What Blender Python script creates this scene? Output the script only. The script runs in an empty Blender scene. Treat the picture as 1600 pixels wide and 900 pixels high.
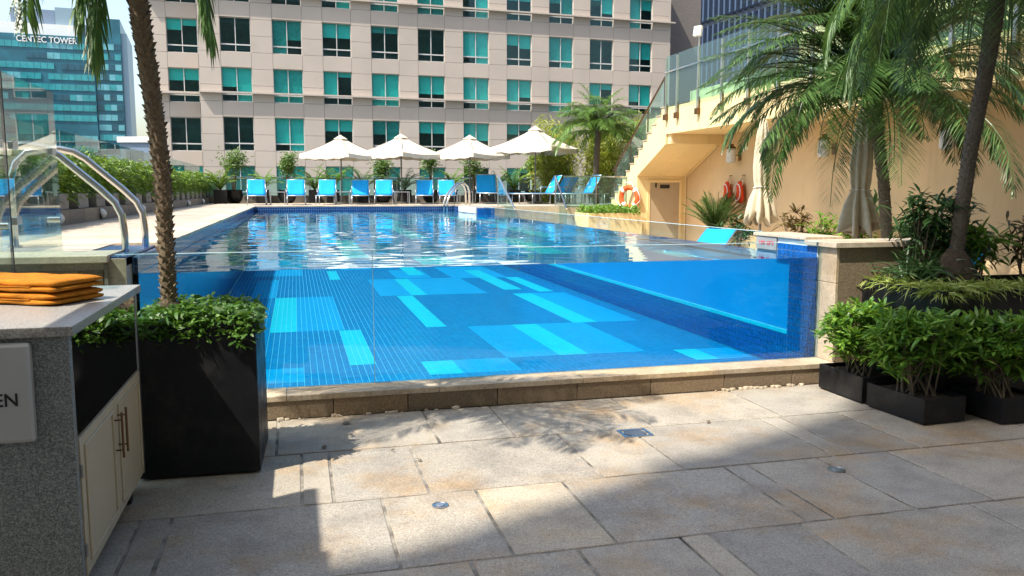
import bpy, bmesh, math, random
import numpy as np
from mathutils import Vector, Matrix

random.seed(7)
rng = np.random.default_rng(11)
SC = bpy.context.scene
COL = SC.collection
R = math.radians

# ------------------------------------------------------------------ camera, sky, sun, exposure
cam = bpy.data.cameras.new("camera")
cam_o = bpy.data.objects.new("camera", cam)
COL.objects.link(cam_o)
cam.sensor_width = 36.0
cam.lens = 36.0 * 1290.0 / 1600.0
cam.clip_start = 0.05
cam.clip_end = 6000
cam_o.location = (0, 0, 1.6)
cam_o.rotation_euler = (R(90 - 6.764), 0, R(-14.626))
SC.camera = cam_o

SUN = Vector((-0.51, -0.23, 0.86)).normalized()          # towards the sun
world = bpy.data.worlds.new("World")
SC.world = world
world.use_nodes = True
wn = world.node_tree
sky = wn.nodes.new("ShaderNodeTexSky")
sky.sky_type = 'NISHITA'
sky.sun_disc = False
sky.sun_elevation = math.asin(SUN.z)
sky.sun_rotation = math.atan2(SUN.x, SUN.y) % (2 * math.pi)
sky.air_density = 1.3
sky.dust_density = 3.0
sky.ozone_density = 1.5
wn.links.new(sky.outputs[0], wn.nodes["Background"].inputs[0])
wn.nodes["Background"].inputs[1].default_value = 0.135

sun = bpy.data.lights.new("sun", 'SUN')
sun.energy = 3.5
sun.angle = R(0.53)
sun.color = (1.0, 0.93, 0.81)
sun.cycles.is_caustics_light = True
sun_o = bpy.data.objects.new("sun", sun)
COL.objects.link(sun_o)
sun_o.rotation_euler = (-SUN).to_track_quat('-Z', 'Y').to_euler()
sun_o.location = (-20, -10, 40)

SC.view_settings.view_transform = 'Standard'
SC.view_settings.look = 'None'
SC.view_settings.gamma = 1.0
SC.view_settings.exposure = 1.2
SC.view_settings.use_curve_mapping = False
cy = SC.cycles
cy.max_bounces = 10
cy.diffuse_bounces = 4
cy.glossy_bounces = 5
cy.transmission_bounces = 8
cy.transparent_max_bounces = 24
cy.caustics_reflective = False
cy.caustics_refractive = True
cy.blur_glossy = 1.0
cy.sample_clamp_indirect = 6.0
cy.use_denoising = True

# ------------------------------------------------------------------ materials
def new_mat(name):
    m = bpy.data.materials.new(name)
    m.use_nodes = True
    nt = m.node_tree
    return m, nt, nt.nodes["Principled BSDF"], nt.nodes["Material Output"]

def node(nt, t, **kw):
    n = nt.nodes.new(t)
    for k, v in kw.items():
        setattr(n, k, v)
    return n

def rgb(c):
    return (c[0], c[1], c[2], 1.0)

def ramp(nt, src, stops):
    r = node(nt, "ShaderNodeValToRGB")
    el = r.color_ramp.elements
    el[0].position, el[0].color = stops[0][0], rgb(stops[0][1])
    el[1].position, el[1].color = stops[-1][0], rgb(stops[-1][1])
    for p, c in stops[1:-1]:
        e = el.new(p)
        e.color = rgb(c)
    nt.links.new(src, r.inputs[0])
    return r.outputs[0]

def noise(nt, scale, detail=4, rough=0.6, coord=None, vec_scale=None):
    n = node(nt, "ShaderNodeTexNoise")
    n.inputs["Scale"].default_value = scale
    n.inputs["Detail"].default_value = detail
    n.inputs["Roughness"].default_value = rough
    if coord is None:
        coord = node(nt, "ShaderNodeNewGeometry").outputs["Position"]
    if vec_scale:
        mp = node(nt, "ShaderNodeMapping")
        mp.inputs["Scale"].default_value = vec_scale
        nt.links.new(coord, mp.inputs[0])
        coord = mp.outputs[0]
    nt.links.new(coord, n.inputs["Vector"])
    return n.outputs["Fac"]

def mixc(nt, fac, a, b, mode='MIX'):
    m = node(nt, "ShaderNodeMix", data_type='RGBA', blend_type=mode)
    if isinstance(fac, (int, float)):
        m.inputs[0].default_value = fac
    else:
        nt.links.new(fac, m.inputs[0])
    for i, v in ((6, a), (7, b)):
        if isinstance(v, (tuple, list)):
            m.inputs[i].default_value = rgb(v)
        else:
            nt.links.new(v, m.inputs[i])
    return m.outputs[2]

def bump(nt, bsdf, h, strength=0.3, dist=0.01):
    b = node(nt, "ShaderNodeBump")
    b.inputs["Strength"].default_value = strength
    b.inputs["Distance"].default_value = dist
    nt.links.new(h, b.inputs["Height"])
    nt.links.new(b.outputs[0], bsdf.inputs["Normal"])

def m_plain(name, c, rough=0.6, metal=0.0, var=0.12, scale=6.0, spec=0.5, bmp=0.0):
    m, nt, b, o = new_mat(name)
    f = noise(nt, scale, 5)
    lo = tuple(x * (1 - var) for x in c)
    hi = tuple(min(1, x * (1 + var)) for x in c)
    nt.links.new(ramp(nt, f, [(0.3, lo), (0.7, hi)]), b.inputs["Base Color"])
    b.inputs["Roughness"].default_value = rough
    b.inputs["Metallic"].default_value = metal
    b.inputs["Specular IOR Level"].default_value = spec
    if bmp:
        bump(nt, b, noise(nt, scale * 12, 3), bmp, 0.004)
    return m

def m_granite(name, base, dark, light, speck=220.0, stain=None, rough=0.75, bmp=0.4, contrast=0.5):
    """speckled stone; every object of its own gets its own tone"""
    m, nt, b, o = new_mat(name)
    s1 = noise(nt, speck, 2, 0.7)
    s2 = noise(nt, speck * 0.35, 3, 0.7)
    c = ramp(nt, s1, [(0.5 - contrast * 0.3, dark), (0.5, base), (0.5 + contrast * 0.3, light)])
    c2 = ramp(nt, s2, [(0.38, tuple(x * 0.75 for x in base)), (0.62, tuple(min(1, x * 1.2) for x in base))])
    c = mixc(nt, 0.45, c, c2)
    rnd = node(nt, "ShaderNodeObjectInfo").outputs["Random"]
    tone = ramp(nt, rnd, [(0.0, (0.72, 0.72, 0.72)), (0.35, (0.98, 0.95, 0.90)), (0.65, (0.86, 0.86, 0.86)), (1.0, (1.12, 1.05, 0.93))])
    c = mixc(nt, 1.0, c, tone, 'MULTIPLY')
    if stain:
        big = noise(nt, 1.3, 5, 0.65)
        msk = ramp(nt, big, [(0.50, (0, 0, 0)), (0.72, (1, 1, 1))])
        c = mixc(nt, msk, c, mixc(nt, 1.0, c, stain, 'MULTIPLY'))
        d = ramp(nt, noise(nt, 3.1, 6, 0.7), [(0.36, (0.66, 0.66, 0.67)), (0.56, (1, 1, 1))])
        c = mixc(nt, 0.75, c, mixc(nt, 1.0, c, d, 'MULTIPLY'))
        rr = ramp(nt, noise(nt, 4.0, 4), [(0.3, (rough - 0.2,) * 3), (0.7, (rough + 0.1,) * 3)])
        nt.links.new(rr, b.inputs["Roughness"])
    else:
        b.inputs["Roughness"].default_value = rough
    nt.links.new(c, b.inputs["Base Color"])
    if bmp:
        bump(nt, b, s2, bmp, 0.004)
    return m

def m_leaf(name, dark, mid, light, trans=0.3, rough=0.45):
    m, nt, b, o = new_mat(name)
    isl = node(nt, "ShaderNodeNewGeometry").outputs["Random Per Island"]
    c = ramp(nt, isl, [(0.0, dark), (0.5, mid), (1.0, light)])
    nt.links.new(c, b.inputs["Base Color"])
    b.inputs["Roughness"].default_value = rough
    t = node(nt, "ShaderNodeBsdfTranslucent")
    nt.links.new(mixc(nt, 0.5, c, (light[0] * 1.2, light[1] * 1.2, light[2] * 0.5)), t.inputs[0])
    mx = node(nt, "ShaderNodeMixShader")
    mx.inputs[0].default_value = trans
    nt.links.new(b.outputs[0], mx.inputs[1])
    nt.links.new(t.outputs[0], mx.inputs[2])
    nt.links.new(mx.outputs[0], o.inputs[0])
    return m

def m_glass(name, tint=(0.93, 0.98, 0.97), ior=1.45, rough=0.0, boost=1.0, haze=0.0):
    """a clear sheet: Fresnel reflection over straight transmission"""
    m, nt, b, o = new_mat(name)
    nt.nodes.remove(b)
    lw = node(nt, "ShaderNodeLayerWeight")
    lw.inputs[0].default_value = 0.5
    pw = node(nt, "ShaderNodeMath", operation='POWER')
    pw.inputs[1].default_value = 5.0
    nt.links.new(lw.outputs["Facing"], pw.inputs[0])
    f0 = ((ior - 1) / (ior + 1)) ** 2
    fr = node(nt, "ShaderNodeMath", operation='MULTIPLY_ADD')
    fr.inputs[1].default_value = 1 - f0
    fr.inputs[2].default_value = f0
    nt.links.new(pw.outputs[0], fr.inputs[0])
    t = node(nt, "ShaderNodeBsdfTransparent")
    t.inputs[0].default_value = rgb(tint)
    g = node(nt, "ShaderNodeBsdfGlossy")
    g.inputs["Roughness"].default_value = rough
    mx = node(nt, "ShaderNodeMixShader")
    f = fr.outputs[0]
    if boost != 1.0:
        ml = node(nt, "ShaderNodeMath", operation='MULTIPLY', use_clamp=True)
        ml.inputs[1].default_value = boost
        nt.links.new(f, ml.inputs[0])
        f = ml.outputs[0]
    nt.links.new(f, mx.inputs[0])
    src = t.outputs[0]
    if haze:
        df = node(nt, "ShaderNodeBsdfDiffuse")
        df.inputs[0].default_value = (0.8, 0.88, 0.9, 1)
        m2 = node(nt, "ShaderNodeMixShader")
        m2.inputs[0].default_value = haze
        nt.links.new(src, m2.inputs[1])
        nt.links.new(df.outputs[0], m2.inputs[2])
        src = m2.outputs[0]
    nt.links.new(src, mx.inputs[1])
    nt.links.new(g.outputs[0], mx.inputs[2])
    nt.links.new(mx.outputs[0], o.inputs[0])
    return m

def m_water():
    m, nt, b, o = new_mat("water")
    nt.nodes.remove(b)
    g = node(nt, "ShaderNodeBsdfGlass")
    g.inputs["IOR"].default_value = 1.333
    g.inputs["Roughness"].default_value = 0.0
    g.inputs["Color"].default_value = (0.93, 0.99, 1.0, 1)
    nt.links.new(g.outputs[0], o.inputs[0])
    return m

def m_tilewall(name, c, grout, size=0.06):
    """mosaic too far away to tell the tiles apart"""
    m, nt, b, o = new_mat(name)
    pos = node(nt, "ShaderNodeNewGeometry").outputs["Position"]
    sx = node(nt, "ShaderNodeSeparateXYZ")
    nt.links.new(pos, sx.inputs[0])
    ad = node(nt, "ShaderNodeMath", operation='ADD')
    nt.links.new(sx.outputs[0], ad.inputs[0])
    nt.links.new(sx.outputs[1], ad.inputs[1])
    cb = node(nt, "ShaderNodeCombineXYZ")
    nt.links.new(ad.outputs[0], cb.inputs[0])
    nt.links.new(sx.outputs[2], cb.inputs[1])
    br = node(nt, "ShaderNodeTexBrick")
    br.offset = 0.0
    br.inputs["Scale"].default_value = 1.0
    br.inputs["Brick Width"].default_value = size
    br.inputs["Row Height"].default_value = size
    br.inputs["Mortar Size"].default_value = size * 0.06
    br.inputs["Color1"].default_value = rgb(tuple(x * 0.8 for x in c))
    br.inputs["Color2"].default_value = rgb(tuple(min(1, x * 1.2) for x in c))
    br.inputs["Mortar"].default_value = rgb(grout)
    nt.links.new(cb.outputs[0], br.inputs["Vector"])
    nt.links.new(br.outputs[0], b.inputs["Base Color"])
    b.inputs["Roughness"].default_value = 0.2
    return m

def m_fabric(name, c, trans=0.0, var=0.08):
    m, nt, b, o = new_mat(name)
    f = noise(nt, 14, 4)
    cc = ramp(nt, f, [(0.3, tuple(x * (1 - var) for x in c)), (0.7, tuple(min(1, x * (1 + var)) for x in c))])
    nt.links.new(cc, b.inputs["Base Color"])
    b.inputs["Roughness"].default_value = 0.85
    b.inputs["Specular IOR Level"].default_value = 0.2
    bump(nt, b, noise(nt, 260, 2), 0.25, 0.002)
    if trans:
        t = node(nt, "ShaderNodeBsdfTranslucent")
        nt.links.new(cc, t.inputs[0])
        mx = node(nt, "ShaderNodeMixShader")
        mx.inputs[0].default_value = trans
        nt.links.new(b.outputs[0], mx.inputs[1])
        nt.links.new(t.outputs[0], mx.inputs[2])
        nt.links.new(mx.outputs[0], o.inputs[0])
    return m

M = {}
M['paving'] = m_granite('paving_granite', (0.40, 0.365, 0.315), (0.15, 0.135, 0.115), (0.62, 0.58, 0.50), 150, (1.05, 0.78, 0.48), 0.75, 0.5, 0.55)
M['mortar'] = m_plain('mortar', (0.22, 0.20, 0.17), 0.95, var=0.85, scale=5, bmp=0.5)
M['brown_granite'] = m_granite('brown_granite', (0.235, 0.175, 0.115), (0.10, 0.075, 0.05), (0.42, 0.33, 0.23), 150, None, 0.85, 1.0, 0.7)
M['beige_stone'] = m_granite('beige_stone', (0.56, 0.47, 0.36), (0.36, 0.29, 0.21), (0.70, 0.62, 0.50), 120, (0.85, 0.75, 0.62), 0.7, 0.3, 0.6)
M['coping'] = m_granite('coping_stone', (0.62, 0.53, 0.42), (0.46, 0.39, 0.30), (0.72, 0.64, 0.53), 90, (0.9, 0.84, 0.75), 0.65, 0.2, 0.6)
M['deck'] = m_granite('deck_stone', (0.52, 0.45, 0.37), (0.40, 0.34, 0.27), (0.62, 0.55, 0.46), 90, (0.9, 0.85, 0.78), 0.7, 0.2, 0.6)
M['lit_granite'] = m_granite('lit_granite', (0.34, 0.335, 0.32), (0.07, 0.07, 0.07), (0.58, 0.57, 0.55), 110, None, 0.3, 0.0, 0.6)  # counter granite in its lighter, sunlit tone for the top
M['shaded_granite'] = m_granite('shaded_granite', (0.19, 0.22, 0.24), (0.03, 0.037, 0.045), (0.47, 0.52, 0.54), 150, None, 0.35, 0.0, 0.5)  # same counter granite, darkened for the shaded front
M['kerb'] = m_granite('kerb_tile', (0.20, 0.18, 0.16), (0.13, 0.12, 0.11), (0.27, 0.25, 0.23), 120, None, 0.7, 0.1, 0.6)
M['grey_pier'] = m_plain('grey_pier', (0.21, 0.20, 0.19), 0.8)
def m_planter():
    m, nt, b, o = new_mat('black_planter')
    d = ramp(nt, noise(nt, 5.0, 7, 0.75), [(0.50, (0.006, 0.0065, 0.008)), (0.80, (0.032, 0.030, 0.028))])
    sc_ = ramp(nt, noise(nt, 3.0, 4, 0.7, None, (14, 14, 1.2)), [(0.62, (0, 0, 0)), (0.75, (1, 1, 1))])
    nt.links.new(mixc(nt, mixc(nt, 0.3, (0, 0, 0), sc_), d, (0.05, 0.05, 0.05)), b.inputs["Base Color"])
    nt.links.new(ramp(nt, noise(nt, 9, 5), [(0.3, (0.32,) * 3), (0.7, (0.6,) * 3)]), b.inputs["Roughness"])
    b.inputs["Specular IOR Level"].default_value = 0.35
    return m
M['black_box'] = m_planter()
M['soil'] = m_plain('soil', (0.05, 0.035, 0.022), 0.95, var=0.5, scale=30, bmp=0.8)
M['steel'] = m_plain('stainless_steel', (0.62, 0.61, 0.59), 0.16, 1.0, var=0.05)
M['brushed'] = m_plain('brushed_steel', (0.50, 0.50, 0.50), 0.34, 1.0, var=0.08)
M['mirror'] = m_plain('mirror_panel', (0.55, 0.56, 0.57), 0.015, 1.0, var=0.01)
M['cream'] = m_plain('cream_cabinet', (0.52, 0.445, 0.31), 0.42, var=0.04, scale=3)
M['bronze'] = m_plain('bronze', (0.16, 0.10, 0.06), 0.35, 0.9)
M['dark'] = m_plain('dark_rubber', (0.02, 0.02, 0.02), 0.7)
M['signplate'] = m_plain('sign_metal', (0.60, 0.60, 0.59), 0.42, 0.75, var=0.06, scale=2)
M['ink'] = m_plain('sign_ink', (0.01, 0.01, 0.012), 0.5)
M['red_ink'] = m_plain('red_ink', (0.55, 0.02, 0.05), 0.5)
M['plate'] = m_plain('depth_plate', (0.30, 0.30, 0.30), 0.4)
M['towel'] = m_fabric('towel_orange', (0.52, 0.19, 0.014), 0, 0.25)
for nd in M['towel'].node_tree.nodes:
    if nd.type == 'BUMP':
        nd.inputs["Strength"].default_value = 1.0
        nd.inputs["Distance"].default_value = 0.006
M['acrylic'] = m_glass('acrylic', (0.93, 0.99, 1.0), 1.35, 0.0, 1.0, 0.0)
M['acrylic_edge'] = m_plain('acrylic_edge', (0.50, 0.72, 0.78), 0.3, var=0.2, scale=5)
M['fence_glass'] = m_glass('fence_glass', (0.80, 0.92, 0.90), 1.5, 0.0, 1.3, 0.03)
M['rail_glass'] = m_glass('rail_glass', (0.72, 0.90, 0.88), 1.45, 0.0, 1.0, 0.025)
M['water'] = m_water()
M['tile_dark'] = m_plain('tile_dark', (0.002, 0.25, 0.58), 0.25, var=0.25, scale=25)
M['tile_mid'] = m_plain('tile_mid', (0.002, 0.44, 0.88), 0.25, var=0.12, scale=25)
M['tile_bright'] = m_plain('tile_bright', (0.008, 0.72, 0.92), 0.25, var=0.10, scale=25)
M['tile_navy'] = m_plain('tile_navy', (0.004, 0.10, 0.38), 0.2, var=0.3, scale=25)
M['grout'] = m_plain('grout', (0.08, 0.58, 0.80), 0.8)
M['grout_white'] = m_plain('grout_white', (0.62, 0.68, 0.72), 0.8)
M['tile_far'] = m_tilewall('tile_far', (0.008, 0.045, 0.17), (0.12, 0.22, 0.36))
M['water_side_blue'] = m_plain('water_side_blue', (0.002, 0.36, 0.84), 0.3, var=0.05, scale=1.0)  # flat blue in place of the side sheet's underwater reflection
def m_stucco(name, c):
    m, nt, b, o = new_mat(name)
    f = noise(nt, 1.3, 5)
    cc = ramp(nt, f, [(0.3, tuple(x * 0.93 for x in c)), (0.7, tuple(min(1, x * 1.05) for x in c))])
    st_ = ramp(nt, noise(nt, 1.0, 5, 0.65, None, (7.0, 7.0, 0.5)), [(0.56, (1, 1, 1)), (0.78, (0.74, 0.70, 0.66))])
    cc = mixc(nt, 0.6, cc, mixc(nt, 1.0, cc, st_, 'MULTIPLY'))
    nt.links.new(cc, b.inputs["Base Color"])
    b.inputs["Roughness"].default_value = 0.9
    bump(nt, b, noise(nt, 70, 3), 0.2, 0.004)
    return m
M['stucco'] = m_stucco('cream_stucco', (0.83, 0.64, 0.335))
M['peach'] = m_stucco('darker_stucco', (0.66, 0.48, 0.275))  # a darker copy of the cream stucco
M['door'] = m_plain('door_paint', (0.42, 0.33, 0.22), 0.6, var=0.04)
M['sling'] = m_fabric('blue_sling', (0.016, 0.385, 0.80), 0.12)
M['alu'] = m_plain('grey_aluminium', (0.42, 0.44, 0.47), 0.4, 0.8)
M['canvas'] = m_fabric('cream_canvas', (0.78, 0.70, 0.58), 0.18)
M['canvas_beige'] = m_fabric('beige_canvas', (0.60, 0.52, 0.38), 0.08)
M['pole'] = m_plain('bronze_pole', (0.20, 0.18, 0.16), 0.4, 0.6)
M['orange'] = m_plain('life_orange', (0.72, 0.11, 0.02), 0.5)
M['white'] = m_plain('white_paint', (0.78, 0.77, 0.74), 0.5, var=0.05)
M['vest'] = m_fabric('vest_red', (0.62, 0.06, 0.02))
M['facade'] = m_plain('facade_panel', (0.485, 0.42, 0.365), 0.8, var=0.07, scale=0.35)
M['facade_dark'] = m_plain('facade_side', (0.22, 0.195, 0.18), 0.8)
M['ledge'] = m_plain('facade_ledge', (0.50, 0.44, 0.385), 0.7)
M['winframe'] = m_plain('window_frame', (0.55, 0.56, 0.55), 0.45)
M['winglass'] = m_glass('window_glass', (0.44, 0.87, 0.86), 1.5, 0.0, 1.0)
M['blind'] = m_plain('window_blind', (0.74, 0.76, 0.72), 0.9, var=0.04)
M['blind_grey'] = m_plain('window_blind_grey', (0.52, 0.55, 0.54), 0.9, var=0.15)
M['blind_dim'] = m_plain('window_blind_dim', (0.34, 0.37, 0.36), 0.9, var=0.2)
M['room'] = m_plain('room_dark', (0.06, 0.07, 0.07), 0.9, var=0.6, scale=0.8)
M['ct_wall'] = m_plain('tower_curtain_wall', (0.02, 0.12, 0.165), 0.3, var=0.3, scale=0.15)
M['ct_side'] = m_plain('tower_side', (0.22, 0.31, 0.37), 0.4)
M['ct_a'] = m_plain('tower_pane_teal', (0.035, 0.27, 0.30), 0.15, var=0.25, scale=0.3)
M['ct_b'] = m_plain('tower_pane_pale', (0.12, 0.36, 0.41), 0.15, var=0.25, scale=0.3)
M['ct_c'] = m_plain('tower_pane_dark', (0.015, 0.08, 0.12), 0.12, var=0.3, scale=0.3)
M['ct_white'] = m_plain('tower_white', (0.72, 0.71, 0.68), 0.6)
M['ct_grey'] = m_plain('tower_plant', (0.16, 0.22, 0.30), 0.6)
M['navy'] = m_plain('navy_cladding', (0.012, 0.018, 0.035), 0.5)
M['fin'] = m_plain('navy_fin', (0.055, 0.085, 0.15), 0.4, 0.2)
M['ground'] = m_plain('city_ground', (0.16, 0.17, 0.15), 0.9, var=0.4, scale=0.01)
M['hotel'] = m_plain('hotel_wall', (0.55, 0.48, 0.40), 0.8)
M['bark'] = m_granite('palm_bark', (0.17, 0.125, 0.08), (0.06, 0.04, 0.025), (0.30, 0.24, 0.16), 60, None, 0.9, 1.0, 0.8)
M['bark_dark'] = m_granite('dark_bark', (0.085, 0.07, 0.055), (0.03, 0.025, 0.02), (0.16, 0.14, 0.11), 60, None, 0.9, 1.0, 0.8)
M['twig'] = m_plain('twig', (0.15, 0.115, 0.075), 0.85)
M['palm'] = m_leaf('palm_leaf', (0.035, 0.085, 0.024), (0.068, 0.145, 0.038), (0.12, 0.21, 0.06), 0.3, 0.36)
M['palm_far'] = m_leaf('palm_leaf_bright', (0.06, 0.13, 0.022), (0.10, 0.20, 0.035), (0.17, 0.28, 0.06), 0.3, 0.4)
M['bamboo'] = m_leaf('bamboo_leaf', (0.15, 0.19, 0.02), (0.27, 0.32, 0.04), (0.40, 0.43, 0.07), 0.35)
M['hedge'] = m_leaf('hedge_leaf', (0.04, 0.095, 0.012), (0.105, 0.20, 0.018), (0.22, 0.33, 0.03), 0.32)
M['cover'] = m_leaf('ground_cover', (0.035, 0.095, 0.015), (0.07, 0.165, 0.022), (0.14, 0.27, 0.04), 0.3)
M['shrub'] = m_leaf('shrub_leaf', (0.045, 0.13, 0.022), (0.115, 0.26, 0.035), (0.25, 0.40, 0.06), 0.33, 0.38)
M['shrub_dark'] = m_leaf('shrub_dark', (0.014, 0.045, 0.012), (0.028, 0.075, 0.018), (0.05, 0.11, 0.03), 0.2)
M['grass_yel'] = m_leaf('variegated_grass', (0.14, 0.22, 0.03), (0.26, 0.34, 0.06), (0.42, 0.46, 0.16), 0.3)
M['spider'] = m_leaf('strap_leaf', (0.02, 0.06, 0.018), (0.04, 0.095, 0.03), (0.11, 0.17, 0.075), 0.2, 0.3)
M['fluffy'] = m_leaf('fluffy_leaf', (0.05, 0.11, 0.025), (0.10, 0.19, 0.045), (0.20, 0.30, 0.09), 0.3)
M['red_leaf'] = m_leaf('bronze_leaf', (0.05, 0.03, 0.012), (0.09, 0.055, 0.02), (0.12, 0.11, 0.03), 0.25)
M['lampglass'] = m_plain('lamp_glass', (0.62, 0.64, 0.64), 0.25)

# ------------------------------------------------------------------ geometry helpers
def link(name, me, mat, parent=None, loc=None, smooth=False):
    o = bpy.data.objects.new(name, me)
    COL.objects.link(o)
    if mat is not None and len(me.materials) == 0:
        me.materials.append(M[mat] if isinstance(mat, str) else mat)
    if parent is not None:
        o.parent = parent
    if loc is not None:
        o.location = loc
    if smooth:
        me.polygons.foreach_set("use_smooth", np.ones(len(me.polygons), dtype=bool))
    return o

def wloc(p):
    v = Vector((0, 0, 0))
    while p is not None:
        v = v + p.location
        p = p.parent
    return v

class MB:
    def __init__(s):
        s.v, s.f, s.m = [], [], []
        s.mi = 0
    def add(s, vs, fs):
        k = len(s.v)
        s.v += [tuple(x) for x in vs]
        s.f += [tuple(i + k for i in f) for f in fs]
        s.m += [s.mi] * len(fs)
        return s
    def box(s, x0, x1, y0, y1, z0, z1):
        return s.add([(x0, y0, z0), (x1, y0, z0), (x1, y1, z0), (x0, y1, z0), (x0, y0, z1), (x1, y0, z1), (x1, y1, z1), (x0, y1, z1)],
                     [(3, 2, 1, 0), (4, 5, 6, 7), (0, 1, 5, 4), (1, 2, 6, 5), (2, 3, 7, 6), (3, 0, 4, 7)])
    def obox(s, c, ax, ay, az):
        c, ax, ay, az = Vector(c), Vector(ax), Vector(ay), Vector(az)
        vs = [c + i * ax + j * ay + k * az for k in (-1, 1) for i, j in ((-1, -1), (1, -1), (1, 1), (-1, 1))]
        return s.add(vs, [(3, 2, 1, 0), (4, 5, 6, 7), (0, 1, 5, 4), (1, 2, 6, 5), (2, 3, 7, 6), (3, 0, 4, 7)])
    def tube(s, pts, rad, n=8, cap=True):
        pts = [Vector(p) for p in pts]
        rads = rad if isinstance(rad, (list, tuple)) else [rad] * len(pts)
        prev = None
        vs, fs = [], []
        for i, p in enumerate(pts):
            d = (pts[min(i + 1, len(pts) - 1)] - pts[max(i - 1, 0)]).normalized()
            if prev is None:
                a = d.cross(Vector((0, 0, 1)))
                if a.length < 1e-3:
                    a = Vector((1, 0, 0))
            else:
                a = prev - d * prev.dot(d)
            a.normalize()
            prev = a
            b = d.cross(a)
            for k in range(n):
                t = 2 * math.pi * k / n
                vs.append(p + rads[i] * (math.cos(t) * a + math.sin(t) * b))
        for i in range(len(pts) - 1):
            for k in range(n):
                k2 = (k + 1) % n
                fs.append((i * n + k, i * n + k2, (i + 1) * n + k2, (i + 1) * n + k))
        if cap:
            fs.append(tuple(range(n - 1, -1, -1)))
            fs.append(tuple(range((len(pts) - 1) * n, len(pts) * n)))
        return s.add(vs, fs)
    def lathe(s, prof, n=20, c=(0, 0, 0), fold=None):
        vs, fs = [], []
        for i, (r, z) in enumerate(prof):
            for k in range(n):
                t = 2 * math.pi * k / n
                rr = r * (fold(t, z) if fold else 1)
                vs.append((c[0] + rr * math.cos(t), c[1] + rr * math.sin(t), c[2] + z))
        for i in range(len(prof) - 1):
            for k in range(n):
                k2 = (k + 1) % n
                fs.append((i * n + k, i * n + k2, (i + 1) * n + k2, (i + 1) * n + k))
        fs.append(tuple(range(n - 1, -1, -1)))
        fs.append(tuple(range((len(prof) - 1) * n, len(prof) * n)))
        return s.add(vs, fs)
    def mesh(s, name, off=None):
        me = bpy.data.meshes.new(name)
        vs = s.v if off is None else [(x - off[0], y - off[1], z - off[2]) for x, y, z in s.v]
        me.from_pydata(vs, [], s.f)
        if any(s.m):
            me.polygons.foreach_set("material_index", s.m)
        me.update()
        return me
    def build(s, name, mat, parent=None, bev=0.0, smooth=False, segs=2, solid=0.0):
        off = wloc(parent) if parent is not None else None
        me = s.mesh(name, off)
        o = link(name, me, mat, parent, None, smooth)
        if solid:
            md = o.modifiers.new("solid", 'SOLIDIFY')
            md.thickness = solid
        if bev:
            md = o.modifiers.new("bevel", 'BEVEL')
            md.width = bev
            md.segments = segs
            md.limit_method = 'ANGLE'
        return o

def tag(o, label=None, cat=None, group=None, kind=None):
    if label:
        o["label"] = label
    if cat:
        o["category"] = cat
    if group:
        o["group"] = group
    if kind:
        o["kind"] = kind
    return o

def thing(name, loc, label, cat, group=None):
    o = bpy.data.objects.new(name, None)
    COL.objects.link(o)
    o.location = loc
    o.empty_display_size = 0.2
    return tag(o, label, cat, group)

def struct(name, loc=(0, 0, 0)):
    o = bpy.data.objects.new(name, None)
    COL.objects.link(o)
    o.location = loc
    o["kind"] = "structure"
    return o

def copy_tree(o, parent=None, loc=None, rz=None, sc=None, label=None):
    c = o.copy()
    COL.objects.link(c)
    if parent is not None:
        c.parent = parent
    if loc is not None:
        c.location = loc
    if rz is not None:
        c.rotation_euler = (0, 0, rz)
    if sc is not None:
        c.scale = sc if isinstance(sc, (tuple, list)) else (sc, sc, sc)
    if label:
        c["label"] = label
    for ch in list(o.children):
        copy_tree(ch, c)
    return c

def box(name, x0, x1, y0, y1, z0, z1, mat, parent=None, bev=0.0):
    return MB().box(x0, x1, y0, y1, z0, z1).build(name, mat, parent, bev)

def text_mesh(body, size, extrude, mat, name, parent, loc, rot, width=None):
    cu = bpy.data.curves.new(name, 'FONT')
    cu.body = body
    cu.size = size
    cu.extrude = extrude
    cu.align_x = 'LEFT'
    cu.offset = size * 0.012
    t = bpy.data.objects.new("tmp_text", cu)
    COL.objects.link(t)
    dg = bpy.context.evaluated_depsgraph_get()
    me = bpy.data.meshes.new_from_object(t.evaluated_get(dg))
    bpy.data.objects.remove(t)
    me.materials.clear()
    if width:
        xs = [v.co.x for v in me.vertices]
        k = width / (max(xs) - min(xs))
        for v in me.vertices:
            v.co.x *= k
    o = link(name, me, mat, parent, loc)
    o.rotation_euler = rot
    return o

# ---- leaves: base, two cross sections, tip (6 vertices, 4 triangles' worth) for n leaves at once
def leaf_arrays(P, D, U, L, W, droop=0.25, fold=0.12):
    P, D, U = np.asarray(P, float), np.asarray(D, float), np.asarray(U, float)
    n = len(P)
    L = np.broadcast_to(np.asarray(L, float), (n,))[:, None]
    W = np.broadcast_to(np.asarray(W, float), (n,))[:, None]
    droop = np.broadcast_to(np.asarray(droop, float), (n,))[:, None]
    D = D / np.maximum(np.linalg.norm(D, axis=1, keepdims=True), 1e-9)
    S = np.cross(D, U)
    S = S / np.maximum(np.linalg.norm(S, axis=1, keepdims=True), 1e-9)
    N = np.cross(S, D)
    g = np.array([0, 0, -1.0])
    c1 = P + D * L * 0.38 + g * L * droop * 0.15
    c2 = P + D * L * 0.74 + g * L * droop * 0.55
    tip = P + D * L + g * L * droop
    up = N * W * fold
    V = np.stack([P, c1 - S * W * 0.5 + up, c1 + S * W * 0.5 + up, c2 - S * W * 0.38 + up, c2 + S * W * 0.38 + up, tip], 1).reshape(-1, 3)
    return V

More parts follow.
